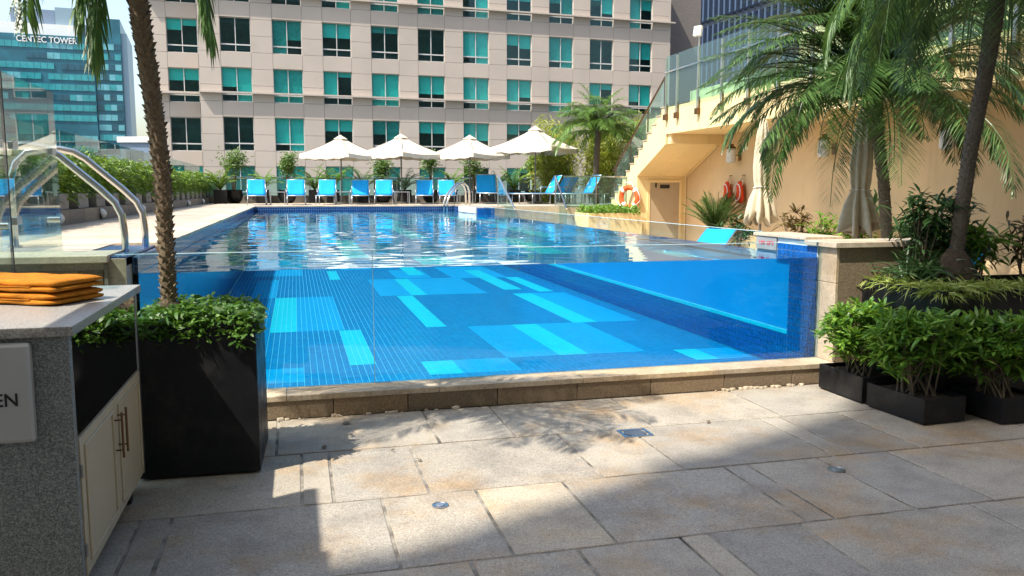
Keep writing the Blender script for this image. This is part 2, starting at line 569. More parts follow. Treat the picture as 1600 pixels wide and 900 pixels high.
def leaf_mesh(name, V, mat, parent=None, off=None):
    n = len(V) // 6
    me = bpy.data.meshes.new(name)
    V = np.asarray(V, np.float32)
    if off is not None:
        V = V - np.asarray(off, np.float32)
    base = (np.arange(n) * 6)[:, None]
    idx = np.concatenate([base + np.array([0, 2, 1]), base + np.array([1, 2, 4]), base + np.array([1, 4, 3]), base + np.array([3, 4, 5])], 1).reshape(-1)
    nt_ = n * 4
    me.vertices.add(len(V))
    me.vertices.foreach_set("co", V.reshape(-1))
    me.loops.add(nt_ * 3)
    me.loops.foreach_set("vertex_index", idx.astype(np.int32))
    me.polygons.add(nt_)
    me.polygons.foreach_set("loop_start", (np.arange(nt_) * 3).astype(np.int32))
    me.update(calc_edges=True)
    o = link(name, me, mat, parent)
    me.polygons.foreach_set("use_smooth", np.ones(nt_, dtype=bool))
    return o

def rand_dirs(n, zlo=-1, zhi=1):
    z = rng.uniform(zlo, zhi, n)
    a = rng.uniform(0, 2 * math.pi, n)
    r = np.sqrt(np.maximum(0, 1 - z * z))
    return np.stack([r * np.cos(a), r * np.sin(a), z], 1)

def frond_leaves(center, az, el, length, droop, nleaf=44, leaf_len=0.24, leaf_w=0.014, hang=0.5):
    """one pinnate frond: (leaf vertices, rachis points)"""
    t = np.linspace(0, 1, 13)
    ang = np.maximum(el - droop * t ** 1.4, -1.48)
    step = length / 12
    h = np.concatenate([[0], np.cumsum(np.cos(ang[:-1]) * step)])
    z = np.concatenate([[0], np.cumsum(np.sin(ang[:-1]) * step)])
    dx, dy = math.cos(az), math.sin(az)
    bend = rng.uniform(-0.15, 0.15) * h * h / max(length, 0.1)
    pts = np.stack([center[0] + dx * h - dy * bend, center[1] + dy * h + dx * bend, center[2] + z], 1)
    s = np.linspace(0.13, 0.995, nleaf)
    P = np.stack([np.interp(s, t, pts[:, k]) for k in range(3)], 1)
    T = np.gradient(pts, axis=0)
    T = T / np.linalg.norm(T, axis=1, keepdims=True)
    TT = np.stack([np.interp(s, t, T[:, k]) for k in range(3)], 1)
    side = np.array([-dy, dx, 0.0])
    out = []
    prof = np.sin(np.clip(s * 1.05, 0, 1) * math.pi) ** 0.45 * 0.85 + 0.15
    for sg in (-1, 1):
        D = TT * (0.55 + 0.4 * s[:, None]) + side * sg * 1.0 + np.array([0, 0, 0.15]) + rng.normal(0, 0.10, (nleaf, 3))
        U = np.tile(np.array([0, 0, 1.0]), (nleaf, 1)) + TT * 0.2
        out.append(leaf_arrays(P, D, U, leaf_len * prof * rng.uniform(0.85, 1.1, nleaf), leaf_w, hang * rng.uniform(0.6, 1.3, nleaf), 0.3))
    return np.concatenate(out), pts

def palm_crown(root, center, fronds, leaf_len=0.24, leaf_w=0.014, nleaf=44, mat='palm', hang=0.5):
    """crown part with rachises as its sub-part; fronds = list of (azimuth, elevation, length, droop)"""
    off = wloc(root)
    Vs = []
    mb = MB()
    for az, el, ln, dr in fronds:
        V, pts = frond_leaves(center, az, el, ln, dr, nleaf, leaf_len, leaf_w, hang)
        Vs.append(V)
        mb.tube([tuple(p) for p in pts], [0.011 * (1 - 0.8 * i / 12) + 0.002 for i in range(13)], 5)
    o = leaf_mesh('crown', np.concatenate(Vs), mat, root, off)
    mb.build('frond_stalk', mat, o)
    return o

def palm_trunk(root, pts, r0, r1, mat='bark', scales=260, spike=0.03):
    pts = [Vector(p) for p in pts]
    n = 26
    def at(t):
        f = t * (len(pts) - 1)
        i = min(int(f), len(pts) - 2)
        return pts[i].lerp(pts[i + 1], f - i)
    mb = MB()
    P = [at(i / n) for i in range(n + 1)]
    mb.tube(P, [(r0 + (r1 - r0) * (i / n)) * (1 + random.uniform(-0.06, 0.06)) for i in range(n + 1)], 12)
    for i in range(scales):
        t = (i + 0.5) / scales
        a = i * 2.39996
        c = at(t)
        r = r0 + (r1 - r0) * t
        d = Vector((math.cos(a), math.sin(a), 0))
        s = Vector((-math.sin(a), math.cos(a), 0))
        b = c + d * r * 0.82
        w = r * random.uniform(0.38, 0.55)
        hgt = random.uniform(0.02, 0.045) * (r0 / 0.06)
        tip = c + d * (r + spike * random.uniform(0.5, 1.2)) + Vector((0, 0, hgt))
        mb.add([b - s * w - Vector((0, 0, hgt * 0.5)), b + s * w - Vector((0, 0, hgt * 0.5)), b + Vector((0, 0, hgt * 0.9)), tip], [(0, 1, 3), (1, 2, 3), (2, 0, 3)])
    return mb.build('trunk', mat, root)

def fronds_around(n, el=(0.2, 1.2), length=(1.1, 1.5), droop=(1.6, 2.4), a0=0.0):
    out = []
    for i in range(n):
        out.append((a0 + i * 2.39996 + random.uniform(-0.2, 0.2), random.uniform(*el), random.uniform(*length), random.uniform(*droop)))
    return out

# rosettes of lance-shaped leaves at given points
def rosettes(pts, per, L, W, up=(0.1, 0.9), droop=0.3, jitter=0.02):
    Ps, Ds = [], []
    for p in pts:
        d = rand_dirs(per, up[0], up[1])
        Ps.append(np.tile(p, (per, 1)) + rng.normal(0, jitter, (per, 3)))
        Ds.append(d)
    P, D = np.concatenate(Ps), np.concatenate(Ds)
    n = len(P)
    U = np.tile(np.array([0, 0, 1.0]), (n, 1)) + rng.normal(0, 0.25, (n, 3))
    return leaf_arrays(P, D, U, rng.uniform(L[0], L[1], n), rng.uniform(W[0], W[1], n), droop * rng.uniform(0.4, 1.5, n))

def fill_box(n, lo, hi):
    return rng.uniform(np.array(lo), np.array(hi), (n, 3))

# ------------------------------------------------------------------ the setting: ground far below, terrace paving
MB().add([(-3000, -3000, -25), (3000, -3000, -25), (3000, 3000, -25), (-3000, 3000, -25)], [(0, 1, 2, 3)]).build('city_ground', 'ground')["kind"] = "structure"

floor = struct('terrace_floor', (1, 4, 0))
box('mortar_bed', -5, 8.2, -2.75, 5.9, -0.4, -0.006, 'mortar', floor)
ROWS = [(-2.7, -1.68), (-1.68, -0.84), (-0.84, 0.0), (0.0, 0.84), (0.84, 1.68), (1.68, 2.52), (2.52, 3.36), (3.36, 4.20), (4.20, 5.06), (5.06, 5.865)]
JO = {9: [-4.9, -3.4, -2.2, -1.2, -0.16, 0.85, 1.35, 2.32, 3.32, 4.3, 5.3, 6.6, 8.1],
      8: [-4.9, -3.6, -2.1, -1.0, -0.01, 0.15, 0.65, 1.63, 2.13, 3.12, 3.28, 3.75, 4.75, 5.6, 6.9, 8.1],
      7: [-4.9, -3.0, -1.8, -0.78, -0.63, 0.39, 0.89, 1.38, 2.37, 2.52, 2.99, 3.48, 4.5, 5.5, 6.8, 8.1],
      6: [-4.9, -3.3, -2.0, -0.8, 0.69, 1.18, 1.68, 1.83, 2.31, 3.3, 4.3, 5.2, 6.5, 8.1]}
for i, (y0, y1) in enumerate(ROWS):
    js = JO.get(i)
    if js is None:
        js = [-4.9]
        while js[-1] < 7.4:
            js.append(js[-1] + random.choice([0.5, 0.98, 1.3]))
        js[-1] = 8.1
    for a, b in zip(js[:-1], js[1:]):
        g = 0.009
        dz = random.uniform(-0.0025, 0.001)
        mb = MB()
        e = lambda: random.uniform(-0.0022, 0.0022)
        x0, x1, ya, yb = a + g, b - g, y0 + g, y1 - g
        # slightly uneven sawn edge
        top = [(x0 + e(), ya + e()), ((x0 + x1) / 2, ya + e()), (x1 + e(), ya + e()), (x1 + e(), (ya + yb) / 2), (x1 + e(), yb + e()), ((x0 + x1) / 2, yb + e()), (x0 + e(), yb + e()), (x0 + e(), (ya + yb) / 2)]
        mb.add([(x, y, -0.03) for x, y in top] + [(x, y, dz) for x, y in top], [tuple(range(8, 16))] + [(k, (k + 1) % 8, 8 + (k + 1) % 8, 8 + k) for k in range(8)])
        mb.build('slab', 'paving', floor, 0.003, segs=1)

lower = struct('lower_terrace', (8, 12, 0))
box('terrace_slab', 4.6, 16, 5.95, 30, -0.5, -0.002, 'deck', lower)

# pool deck, left strip and far deck
deck = struct('pool_deck', (-2, 15, 1.1))
box('deck_base', -4.4, -1.10, 5.92, 40, -0.5, 1.150, 'deck', deck)
box('deck_base', -1.10, 9.0, 23.15, 30, -0.5, 1.150, 'deck', deck)
box('deck_base', 4.55, 8.88, 21.5, 23.15, -0.5, 1.150, 'deck', deck)
def deck_slabs(x0, x1, y0, y1, dx, dy):
    nx, ny = max(1, round((x1 - x0) / dx)), max(1, round((y1 - y0) / dy))
    sx, sy = (x1 - x0) / nx, (y1 - y0) / ny
    me = MB().box(0, sx - 0.008, 0, sy - 0.008, 0, 0.022).mesh('deck_slab')
    me.materials.append(M['deck'])
    for i in range(nx):
        for j in range(ny):
            o = bpy.data.objects.new('deck_slab', me)
            COL.objects.link(o)
            o.parent = deck
            o.location = Vector((x0 + i * sx, y0 + j * sy, 1.148 + random.uniform(-0.001, 0.001))) - deck.location
deck_slabs(-2.75, -1.36, 7.3, 34, 1.39, 1.2)
deck_slabs(-4.3, 8.85, 23.5, 29.9, 1.2, 1.28)
deck_slabs(4.6, 8.85, 21.55, 23.5, 1.05, 0.97)
cme = MB().box(-0.33, 0, 0, 0.592, 0, 0.03).mesh('coping_stone')
cme.materials.append(M['coping'])
for j in range(27):
    o = bpy.data.objects.new('coping_stone', cme)
    COL.objects.link(o)
    o.parent = deck
    o.location = Vector((-1.03, 7.2 + j * 0.6, 1.146 + random.uniform(0, 0.002))) - deck.location
cme2 = MB().box(0, 0.592, 0, 0.36, 0, 0.03).mesh('coping_stone')
cme2.materials.append(M['coping'])
for j in range(9):
    o = bpy.data.objects.new('coping_stone', cme2)
    COL.objects.link(o)
    o.parent = deck
    o.location = Vector((-1.02 + j * 0.6, 23.1, 1.1485)) - deck.location
# left step recess by the ladder
box('tiled_step', -1.42, -1.10, 5.95, 7.15, 1.10, 1.163, 'tile_far', deck)
box('deck_slab', -2.75, -1.43, 5.95, 7.28, 1.150, 1.17, 'deck', deck)

# ------------------------------------------------------------------ pool basin
PX0, PX1, PY0, PY1, ZF, ZW = -1.05, 4.34, 6.13, 23.1, -0.02, 1.03
basin = struct('pool_basin', (1.6, 12, 0.1))
def rec(o):
    o.cycles.is_caustics_receiver = True
    return o
rec(box('basin_floor', -1.3, 4.6, 5.95, 23.4, -0.3, ZF - 0.006, 'grout', basin))
RB = [(0.45, 0.72, 8.2, 10.84, 2), (-0.04, 0.54, 10.95, 15.1, 1), (-0.32, -0.04, 10.95, 15.1, 2), (-0.33, 0.02, 7.45, 8.25, 1),
      (1.48, 1.74, 10.84, 14.9, 2), (1.70, 1.98, 14.92, 18.1, 2), (1.26, 2.94, 14.92, 18.2, 1), (-0.66, -0.32, 15.1, 18.6, 1),
      (0.55, 0.78, 18.35, 20.5, 2), (1.77, 2.46, 18.3, 20.4, 1), (2.52, 2.79, 8.22, 10.78, 2), (1.94, 3.38, 8.22, 10.8, 1),
      (1.11, 1.40, 7.45, 8.22, 2), (1.40, 1.98, 7.45, 8.22, 1), (3.28, 3.56, 10.82, 14.78, 2), (3.56, 4.14, 10.82, 14.78, 1),
      (3.70, 3.95, 7.5, 8.22, 2), (3.95, 4.3, 7.5, 8.22, 1), (-0.95, -0.7, 8.3, 12.0, 2), (2.1, 2.4, 19.0, 22.5, 2), (2.8, 3.8, 18.0, 21.0, 1),
      (3.3, 3.6, 15.5, 20.0, 2), (-0.8, 0.1, 19.5, 22.5, 1), (0.9, 1.5, 20.8, 22.8, 1), (3.75, 4.0, 15.0, 18.0, 2)]
def tone(x, y):
    for a, b, c, d, k in RB:
        if k == 2 and a <= x <= b and c <= y <= d:
            return 2
    for a, b, c, d, k in RB:
        if a <= x <= b and c <= y <= d:
            return k
    return 0
TP = 0.06
xs = np.arange(PX0, 4.30, TP)
ys = np.arange(PY0, PY1, TP)
tv, tf, tm = [], [], []
for x in xs:
    for y in ys:
        k = len(tv)
        g = 0.003
        x0, x1, y0, y1 = x + g, min(x + TP - g, 4.32), y + g, y + TP - g
        tv += [(x0, y0, ZF), (x1, y0, ZF), (x1, y1, ZF), (x0, y1, ZF), (x0, y0, ZF - 0.007), (x1, y0, ZF - 0.007), (x1, y1, ZF - 0.007), (x0, y1, ZF - 0.007)]
        tf += [(k, k + 1, k + 2, k + 3), (k + 4, k + 5, k + 1, k), (k + 5, k + 6, k + 2, k + 1), (k + 7, k + 4, k, k + 3)]
        tm += [tone(x + TP / 2, y + TP / 2)] * 4
me = bpy.data.meshes.new('floor_mosaic')
off = basin.location
me.from_pydata([(a - off.x, b - off.y, c - off.z) for a, b, c in tv], [], tf)
for mm in ('tile_dark', 'tile_mid', 'tile_bright'):
    me.materials.append(M[mm])
me.polygons.foreach_set("material_index", tm)
o = rec(link('floor_mosaic', me, None, basin))
o["kind"] = "stuff"

def tile_field(name, origin, du, dv, nrm, nu, nv, mat, pitch=TP, thick=0.006, gap=0.003):
    """a flat field of separate tiles standing proud of the grout, joined as one part"""
    origin, du, dv, nrm = map(Vector, (origin, du, dv, nrm))
    mb = MB()
    for i in range(nu):
        for j in range(nv):
            c = origin + du * ((i + 0.5) * pitch) + dv * ((j + 0.5) * pitch) + nrm * (thick / 2)
            mb.obox(c, du * (pitch / 2 - gap), dv * (pitch / 2 - gap), nrm * (thick / 2))
    o = rec(mb.build(name, mat, basin))
    o["kind"] = "stuff"
    return o
# right side: low tiled wall with bench, tiled pier at the near end
rec(box('pool_wall', 4.336, 4.62, 6.78, 19.42, ZF - 0.2, 0.325, 'grout', basin))
tile_field('side_mosaic', (4.336, 6.78, ZF), (0, 1, 0), (0, 0, 1), (-1, 0, 0), 209, 5, 'tile_navy', 0.0605)
tile_field('side_mosaic', (4.336, 6.78, 0.283), (0, 1, 0), (0, 0, 1), (-1, 0, 0), 315, 1, 'tile_bright', 0.04)
rec(box('pool_wall', 4.31, 4.62, 6.16, 6.775, ZF - 0.2, 1.165, 'grout_white', basin))
rec(box('pool_wall', 4.31, 4.62, 6.777, 7.12, 1.002, 1.165, 'plate', basin))
tile_field('pier_mosaic', (4.31, 6.165, ZF), (0, 1, 0), (0, 0, 1), (-1, 0, 0), 10, 19, 'tile_navy')
rec(box('water_side_panel', 4.342, 4.352, 6.78, 19.4, 0.327, 1.0, 'water_side_blue', basin))  # opaque blue panel replaces the clear, reflecting water side
rec(box('pool_wall', -1.35, PX0 - 0.012, 6.13, 23.3, ZF - 0.2, 1.146, 'tile_far', basin))
rec(box('pool_wall', PX0 - 0.01, 4.56, PY1 + 0.002, 23.4, ZF - 0.2, 1.1475, 'tile_far', basin))
rec(box('pool_wall', 4.33, 4.62, 19.42, 23.1, ZF - 0.2, 1.1475, 'tile_far', basin))
# tiled spout block on the far right corner
wb = thing('spout_block', (4.3, 20.3, 1.0), 'low grey tiled block at the far right corner of the pool', 'tiled block')
box('block_body', 4.16, 4.62, 19.32, 21.5, 0.7, 1.19, 'plate', wb, 0.01)
box('block_end', 4.18, 4.60, 19.295, 19.315, 0.75, 1.17, 'tile_navy', wb)
for k in range(3):
    box('tile_row', 4.148, 4.159, 19.34, 21.48, 1.045 + k * 0.048, 1.085 + k * 0.048, 'grout_white', wb)

# ------------------------------------------------------------------ water
wat = struct('pool_water', (1.6, 12, ZW))
nx, ny = 170, 520
WV = [(random.uniform(0, 6.28), 2 * math.pi / lam, random.uniform(0, 6.28), amp) for lam, amp in
      [(2.6, .0020), (1.9, .0019), (1.4, .0018), (1.05, .0017), (.8, .0016), (.62, .0014), (.5, .0012), (.4, .0010), (.33, .0009), (.27, .0007), (.23, .0006), (.9, .0015), (.45, .0011), (.3, .0008)]]
gx = np.linspace(PX0 - 0.005, PX1, nx + 1)
gy = PY0 + (PY1 - PY0) * (np.linspace(0, 1, ny + 1) ** 1.35)
XX, YY = np.meshgrid(gx, gy)
ZZ = np.zeros_like(XX)
for a, q, p, amp in WV:
    ca, sa = math.cos(a), math.sin(a)
    ZZ += amp * np.sin(q * (XX * ca + YY * sa) + p + 0.6 * np.sin(0.7 * XX - 0.5 * YY + p))
patch = 0.55 + 0.45 * np.sin(0.55 * XX + 0.31 * YY + 1.0) * np.sin(0.42 * YY - 0.3 * XX)
ZZ *= 0.62 * patch * np.clip((YY - PY0) / 0.25, 0.12, 1)
V = np.stack([XX, YY, ZW + ZZ], -1).reshape(-1, 3) - np.array(wat.location)
F = [(j * (nx + 1) + i, j * (nx + 1) + i + 1, (j + 1) * (nx + 1) + i + 1, (j + 1) * (nx + 1) + i) for j in range(ny) for i in range(nx)]
me = bpy.data.meshes.new('water_surface')
me.from_pydata(V.tolist(), [], F)
ws = link('water_surface', me, 'water', wat, None, True)
ws.cycles.is_caustics_caster = True
wf = MB().add([(PX0 - 0.15, PY0, 0.12), (4.31, PY0, 0.12), (4.31, PY0, ZW + 0.001), (PX0 - 0.15, PY0, ZW + 0.001)], [(0, 1, 2, 3)]).build('water_front', 'water', wat)
wf.cycles.is_caustics_caster = True
# front acrylic window, two sheets with a fine joint
aw = thing('acrylic_window', (1.6, 6.1, 0.17), 'wide clear acrylic front wall of the pool above stone ledge', 'pool window')
box('acrylic_sheet', -1.20, 0.532, 6.092, 6.122, 0.172, 1.162, 'acrylic', aw)
box('acrylic_sheet', 0.536, 4.30, 6.092, 6.122, 0.172, 1.162, 'acrylic', aw)
box('top_edge', -1.20, 4.30, 6.093, 6.121, 1.1625, 1.1655, 'acrylic_edge', aw)
box('joint', 0.5325, 0.5355, 6.094, 6.120, 0.172, 1.162, 'acrylic_edge', aw)
sw = thing('acrylic_side_wall', (4.36, 13, 0.47), 'clear acrylic right side wall of the pool beside lower terrace', 'pool window')
for k in range(3):
    box('acrylic_sheet', 4.355, 4.39, 7.13 + k * 4.07, 7.13 + (k + 1) * 4.07 - 0.004, 0.327, 1.20, 'acrylic', sw)
    box('top_edge', 4.356, 4.389, 7.13 + k * 4.07, 7.13 + (k + 1) * 4.07 - 0.004, 1.2005, 1.2035, 'acrylic_edge', sw)
box('outer_wall', 4.625, 4.66, 7.13, 19.4, -0.02, 0.325, 'brown_granite', sw)

# stone ledge under the window
ledge = struct('pool_ledge', (1.6, 6, 0))
box('ledge_core', -1.3, 4.3, 5.90, 6.13, -0.02, 0.125, 'mortar', ledge)
lx = [-1.3, -0.55, 0.22, 0.75, 1.42, 2.05, 2.66, 3.30, 3.92, 4.32]
for a, b in zip(lx[:-1], lx[1:]):
    box('granite_block', a + 0.003, b - 0.003, 5.872, 5.905, 0.0, 0.128, 'brown_granite', ledge, 0.003)
tx = [-1.3, -0.1, 0.98, 2.1, 3.2, 4.32]
for a, b in zip(tx[:-1], tx[1:]):
    box('coping_stone', a + 0.0015, b - 0.0015, 5.862, 6.135, 0.129, 0.170, 'beige_stone', ledge, 0.004)
# crumbs of stone along the foot
me = MB()
crumbs = struct('loose_chips', (1.5, 5.85, 0))
crumbs["kind"] = "stuff"
for k in range(46):
    x = random.choice([random.uniform(-0.15, 1.2), random.uniform(3.2, 4.0)])
    s = random.uniform(0.006, 0.02)
    me.obox((x, 5.845 + random.uniform(-0.012, 0.012), s * 0.5 + 0.001), (s, s * .3, 0), (-s * .3, s * .7, 0), (0, s * .2, s * .5))
me.build('chip', 'beige_stone', crumbs, 0.004)["kind"] = "stuff"

# ------------------------------------------------------------------ stone pillars either side of the window
rp = thing('stone_pillar', (4.7, 6, 0), 'granite pillar with beige coping at right end of pool window', 'pillar')
box('core', 4.335, 5.4, 5.92, 6.155, 0.0, 1.125, 'mortar', rp)
box('granite_block', 4.335, 5.4, 5.895, 5.918, 0.21, 1.125, 'brown_granite', rp, 0.003)
box('granite_block', 4.335, 5.4, 5.895, 5.918, 0.0, 0.204, 'brown_granite', rp, 0.003)
box('corner_strip', 4.305, 4.333, 5.893, 6.13, 0.172, 0.83, 'beige_stone', rp, 0.003)
box('corner_strip', 4.305, 4.333, 5.893, 6.13, 0.834, 1.125, 'beige_stone', rp, 0.003)
box('coping_stone', 4.27, 5.42, 5.86, 6.30, 1.127, 1.172, 'coping', rp, 0.004)
box('coping_stone', 4.285, 4.66, 6.304, 7.16, 1.167, 1.195, 'coping', rp, 0.004)
dpl = thing('depth_marker', (4.29, 6.95, 1.1), 'grey plate with red depth marking on the tiled pool edge', 'depth sign')
box('marker_plate', 4.294, 4.302, 6.77, 7.11, 1.045, 1.160, 'plate', dpl)
text_mesh("1M 4FT", 0.055, 0.001, 'red_ink', 'lettering', dpl, Vector((4.292, 7.07, 1.085)) - dpl.location, (R(90), 0, R(-90)), 0.25)

lp = thing('stone_pillar', (-1.5, 6, 0), 'granite pillar with dark coping behind the towels on the left', 'pillar')
box('core', -2.8, -1.235, 5.93, 6.12, 0.0, 1.12, 'mortar', lp)
for i, (a, b) in enumerate([(-2.8, -2.2), (-2.2, -1.75), (-1.75, -1.38), (-1.38, -1.235)]):
    for j in range(4):
        box('granite_block', a + 0.003, b - 0.003, 5.902, 5.929, j * 0.27 + 0.003, (j + 1) * 0.27 - 0.003, 'brown_granite', lp, 0.003)
box('corner_strip', -1.232, -1.206, 5.905, 6.13, 0.172, 1.12, 'kerb', lp, 0.003)
box('coping_stone', -2.8, -1.20, 5.875, 6.40, 1.126, 1.176, 'coping', lp, 0.006)

# ------------------------------------------------------------------ drains in the paving
def round_drain(x, y, r, label):
    t = thing('floor_drain', (x, y, 0), label, 'drain')
    MB().lathe([(r, 0.0005), (r, 0.004), (r * 0.92, 0.005), (r * 0.9, 0.003)], 24, (x, y, 0)).build('rim', 'brushed', t)
    MB().lathe([(r * 0.55, 0.002), (r * 0.55, 0.006), (r * 0.5, 0.007)], 20, (x, y, 0)).build('lid', 'alu', t)
round_drain(0.67, 4.02, 0.042, 'small round steel drain in the sunlit paving')
round_drain(2.97, 3.98, 0.05, 'faint round drain cover in the shaded paving on the right')
sd = thing('square_drain', (2.13, 4.93, 0), 'square metal drain grate at a paving joint', 'drain')
MB().box(2.03, 2.23, 4.855, 4.875, .001, .006).box(2.03, 2.23, 5.0, 5.02, .001, .006).box(2.03, 2.05, 4.875, 5.0, .001, .006).box(2.21, 2.23, 4.875, 5.0, .001, .006).build('rim', 'brushed', sd)
MB().lathe([(0.075, 0.0008), (0.075, 0.003), (0.07, 0.0035)], 24, (2.13, 4.938, 0)).build('grate', 'dark', sd)
for k in range(-3, 4):
    L = math.sqrt(0.07 ** 2 - (k * 0.018) ** 2)
    box('bar', 2.13 - L, 2.13 + L, 4.938 + k * 0.018 - 0.004, 4.938 + k * 0.018 + 0.004, 0.0036, 0.006, 'alu', sd)

# ------------------------------------------------------------------ towel counter, front left
tc = thing('towel_counter', (-1.5, 4, 0), 'grey granite towel counter with cream cabinet doors in the left foreground', 'counter')
box('countertop', -2.6, -0.812, 3.325, 4.73, 1.062, 1.10, 'lit_granite', tc, 0.003)
box('granite_front', -2.58, -0.832, 3.345, 3.385, 0.03, 1.060, 'shaded_granite', tc, 0.002)
box('cabinet_body', -2.58, -0.845, 3.387, 4.70, 0.085, 1.060, 'cream', tc)
box('mirror_panel', -0.844, -0.834, 3.39, 4.66, 0.66, 1.058, 'mirror', tc, 0.002)
box('edge_frame', -0.844, -0.830, 4.662, 4.70, 0.085, 1.06, 'brushed', tc)
box('plinth', -2.5, -0.90, 3.42, 4.66, 0.0, 0.085, 'dark', tc)
for y0, y1, lab in ((3.395, 4.02, 0), (4.026, 4.655, 1)):
    d = box('door', -0.8445, -0.828, y0, y1, 0.10, 0.652, 'cream', tc, 0.002)
    m = 0.055
    for a, b, c, e in ((y0 + m, y0 + m + .014, .155, .60), (y1 - m - .014, y1 - m, .155, .60), (y0 + m, y1 - m, .141, .155), (y0 + m, y1 - m, .60, .614)):
        box('moulding', -0.8285, -0.820, a, b, c, e, 'cream', d, 0.003)
    yh = 3.975 if lab == 0 else 4.07
    h = MB().tube([(-0.79, yh, 0.39), (-0.79, yh, 0.60)], 0.006, 8)
    h.tube([(-0.829, yh, 0.425), (-0.79, yh, 0.425)], 0.004, 6).tube([(-0.829, yh, 0.565), (-0.79, yh, 0.565)], 0.004, 6)
    h.build('handle', 'bronze', d)
for z in (0.18, 0.50):
    box('hinge', -0.829, -0.822, 3.388, 3.40, z, z + 0.05, 'brushed', tc)
cs = MB().tube([(-0.90, 4.45, 0.035), (-0.86, 4.45, 0.035)], 0.034, 14).box(-0.91, -0.85, 4.425, 4.475, 0.06, 0.085)
cs.build('caster', 'dark', tc)

sg = thing('metal_sign', (-1.1, 3.32, 0.9), 'brushed metal sign plate with black letters on the granite counter end', 'sign')
box('plate', -1.45, -0.952, 3.313, 3.343, 0.672, 1.047, 'signplate', sg, 0.018)
text_mesh("EN", 0.068, 0.001, 'ink', 'lettering', sg, Vector((-1.084, 3.312, 0.815)) - sg.location, (R(90), 0, 0), 0.075)

# folded towels
def towel(z0, label, seed):
    rnd = random.Random(seed)
    t = thing('folded_towel', (-1.02, 3.9, z0), label, 'towel', 'folded towels on the counter')
    x0, x1, y0, y1, th = -1.72 + rnd.uniform(-.01, .01), -1.02 + rnd.uniform(-.006, .006), 3.90 + rnd.uniform(-.006, .006), 4.21 + rnd.uniform(-.006, .006), 0.055
    t.rotation_euler = (0, 0, R(-28) + rnd.uniform(-.02, .02))
    # rounded-loop cross sections stacked: two thick folds seen from the side
    def fold(xa, xb, ya, yb, za, zb, name):
        me_ = MB()
        n = 16
        L = []
        nx_ = 22
        for i in range(nx_ + 1):
            x = xa + (xb - xa) * i / nx_
            end = min(1, (nx_ - i) / 2.0 + 0.0) if i > nx_ - 2 else 1
            sc_ = 0.35 + 0.65 * math.sin(min(1, end + 0.15) * math.pi / 2)
            hw, hh = (yb - ya) / 2, (zb - za) / 2 * sc_
            ring = []
            for k in range(n * 2):
                a = 2 * math.pi * k / (n * 2)
                cx = math.copysign(abs(math.cos(a)) ** 0.28, math.cos(a)) * (hw - 0.006 * (1 - sc_))
                cz = math.copysign(abs(math.sin(a)) ** 0.62, math.sin(a)) * hh
                wob = 0.0018 * math.sin(9 * x * 3 + a * 2 + seed) + rnd.uniform(-.0006, .0006)
                ring.append((x, (ya + yb) / 2 + cx + wob, (za + zb) / 2 + cz + wob))
            L += ring
        m2 = n * 2
        fs = [(i * m2 + k, i * m2 + (k + 1) % m2, (i + 1) * m2 + (k + 1) % m2, (i + 1) * m2 + k) for i in range(nx_) for k in range(m2)]
        fs.append(tuple(range(m2 - 1, -1, -1)))
        fs.append(tuple(range(nx_ * m2, nx_ * m2 + m2)))
        me_.add(L, fs)
        return me_.build(name, 'towel', t, smooth=True)
    fold(x0, x1, y0, y1, z0 + 0.001, z0 + th * 0.52, 'lower_fold')
    fold(x0, x1 - 0.004, y0 + 0.004, y1, z0 + th * 0.42, z0 + th, 'upper_fold')
    box('hem', x0, x1 - 0.12, y0 - 0.002, y0 + 0.02, z0 + th * .44, z0 + th * .50, 'towel', t)
towel(1.101, 'lower of the two folded orange towels on the granite counter', 3)
towel(1.157, 'upper of the two folded orange towels on the granite counter', 5)

# ------------------------------------------------------------------ tall black planter, ground cover, leaning palm
def planter_box(name, x0, x1, y0, y1, z1, label, rz=0.0, wall=0.018, soil=0.06, group=None):
    c = Vector(((x0 + x1) / 2, (y0 + y1) / 2, 0))
    t = thing(name, c, label, 'planter', group)
    mb = MB()
    mb.box(x0, x1, y0, y0 + wall, 0.012, z1).box(x0, x1, y1 - wall, y1, 0.012, z1)
    mb.box(x0, x0 + wall, y0 + wall, y1 - wall, 0.012, z1).box(x1 - wall, x1, y0 + wall, y1 - wall, 0.012, z1)
    mb.build('box', 'black_box', t, 0.003)
    MB().box(x0 + .03, x1 - .03, y0 + .03, y1 - .03, 0.0, 0.012).build('foot', 'dark', t)
    MB().box(x0 + wall + .001, x1 - wall - .001, y0 + wall + .001, y1 - wall - .001, z1 - soil - 0.05, z1 - soil).build('soil', 'soil', t)
    t.rotation_euler = (0, 0, rz)
    return t
planter_box('tall_planter', -0.868, -0.225, 4.775, 5.42, 0.865, 'tall black square planter holding the leaning palm', R(-2))
gc = thing('ground_cover', (-0.55, 5.1, 0.82), 'bushy green ground cover filling the tall black planter', 'plant')
n = 1500
P = fill_box(n, (-0.86, 4.78, 0.80), (-0.23, 5.41, 0.895))
P[:, 2] += 0.06 * (1 - ((P[:, 0] + 0.55) / 0.36) ** 2) * rng.uniform(0.2, 1, n)
P[:200] = fill_box(200, (-0.86, 4.765, 0.79), (-0.215, 4.83, 0.88))
V = leaf_arrays(np.repeat(P, 4, 0) + rng.normal(0, 0.012, (n * 4, 3)), rand_dirs(n * 4, -0.25, 0.9), rand_dirs(n * 4, 0.3, 1), rng.uniform(0.035, 0.075, n * 4), rng.uniform(0.014, 0.026, n * 4), 0.35)
V2 = rosettes(np.array([(-0.34, 4.755, 0.80), (-0.315, 4.75, 0.775), (-0.30, 4.75, 0.83), (-0.335, 4.745, 0.75)]), 9, (0.04, 0.075), (0.018, 0.028), (-0.5, 0.6))
leaf_mesh('foliage', np.concatenate([V, V2]), 'cover', gc, gc.location)
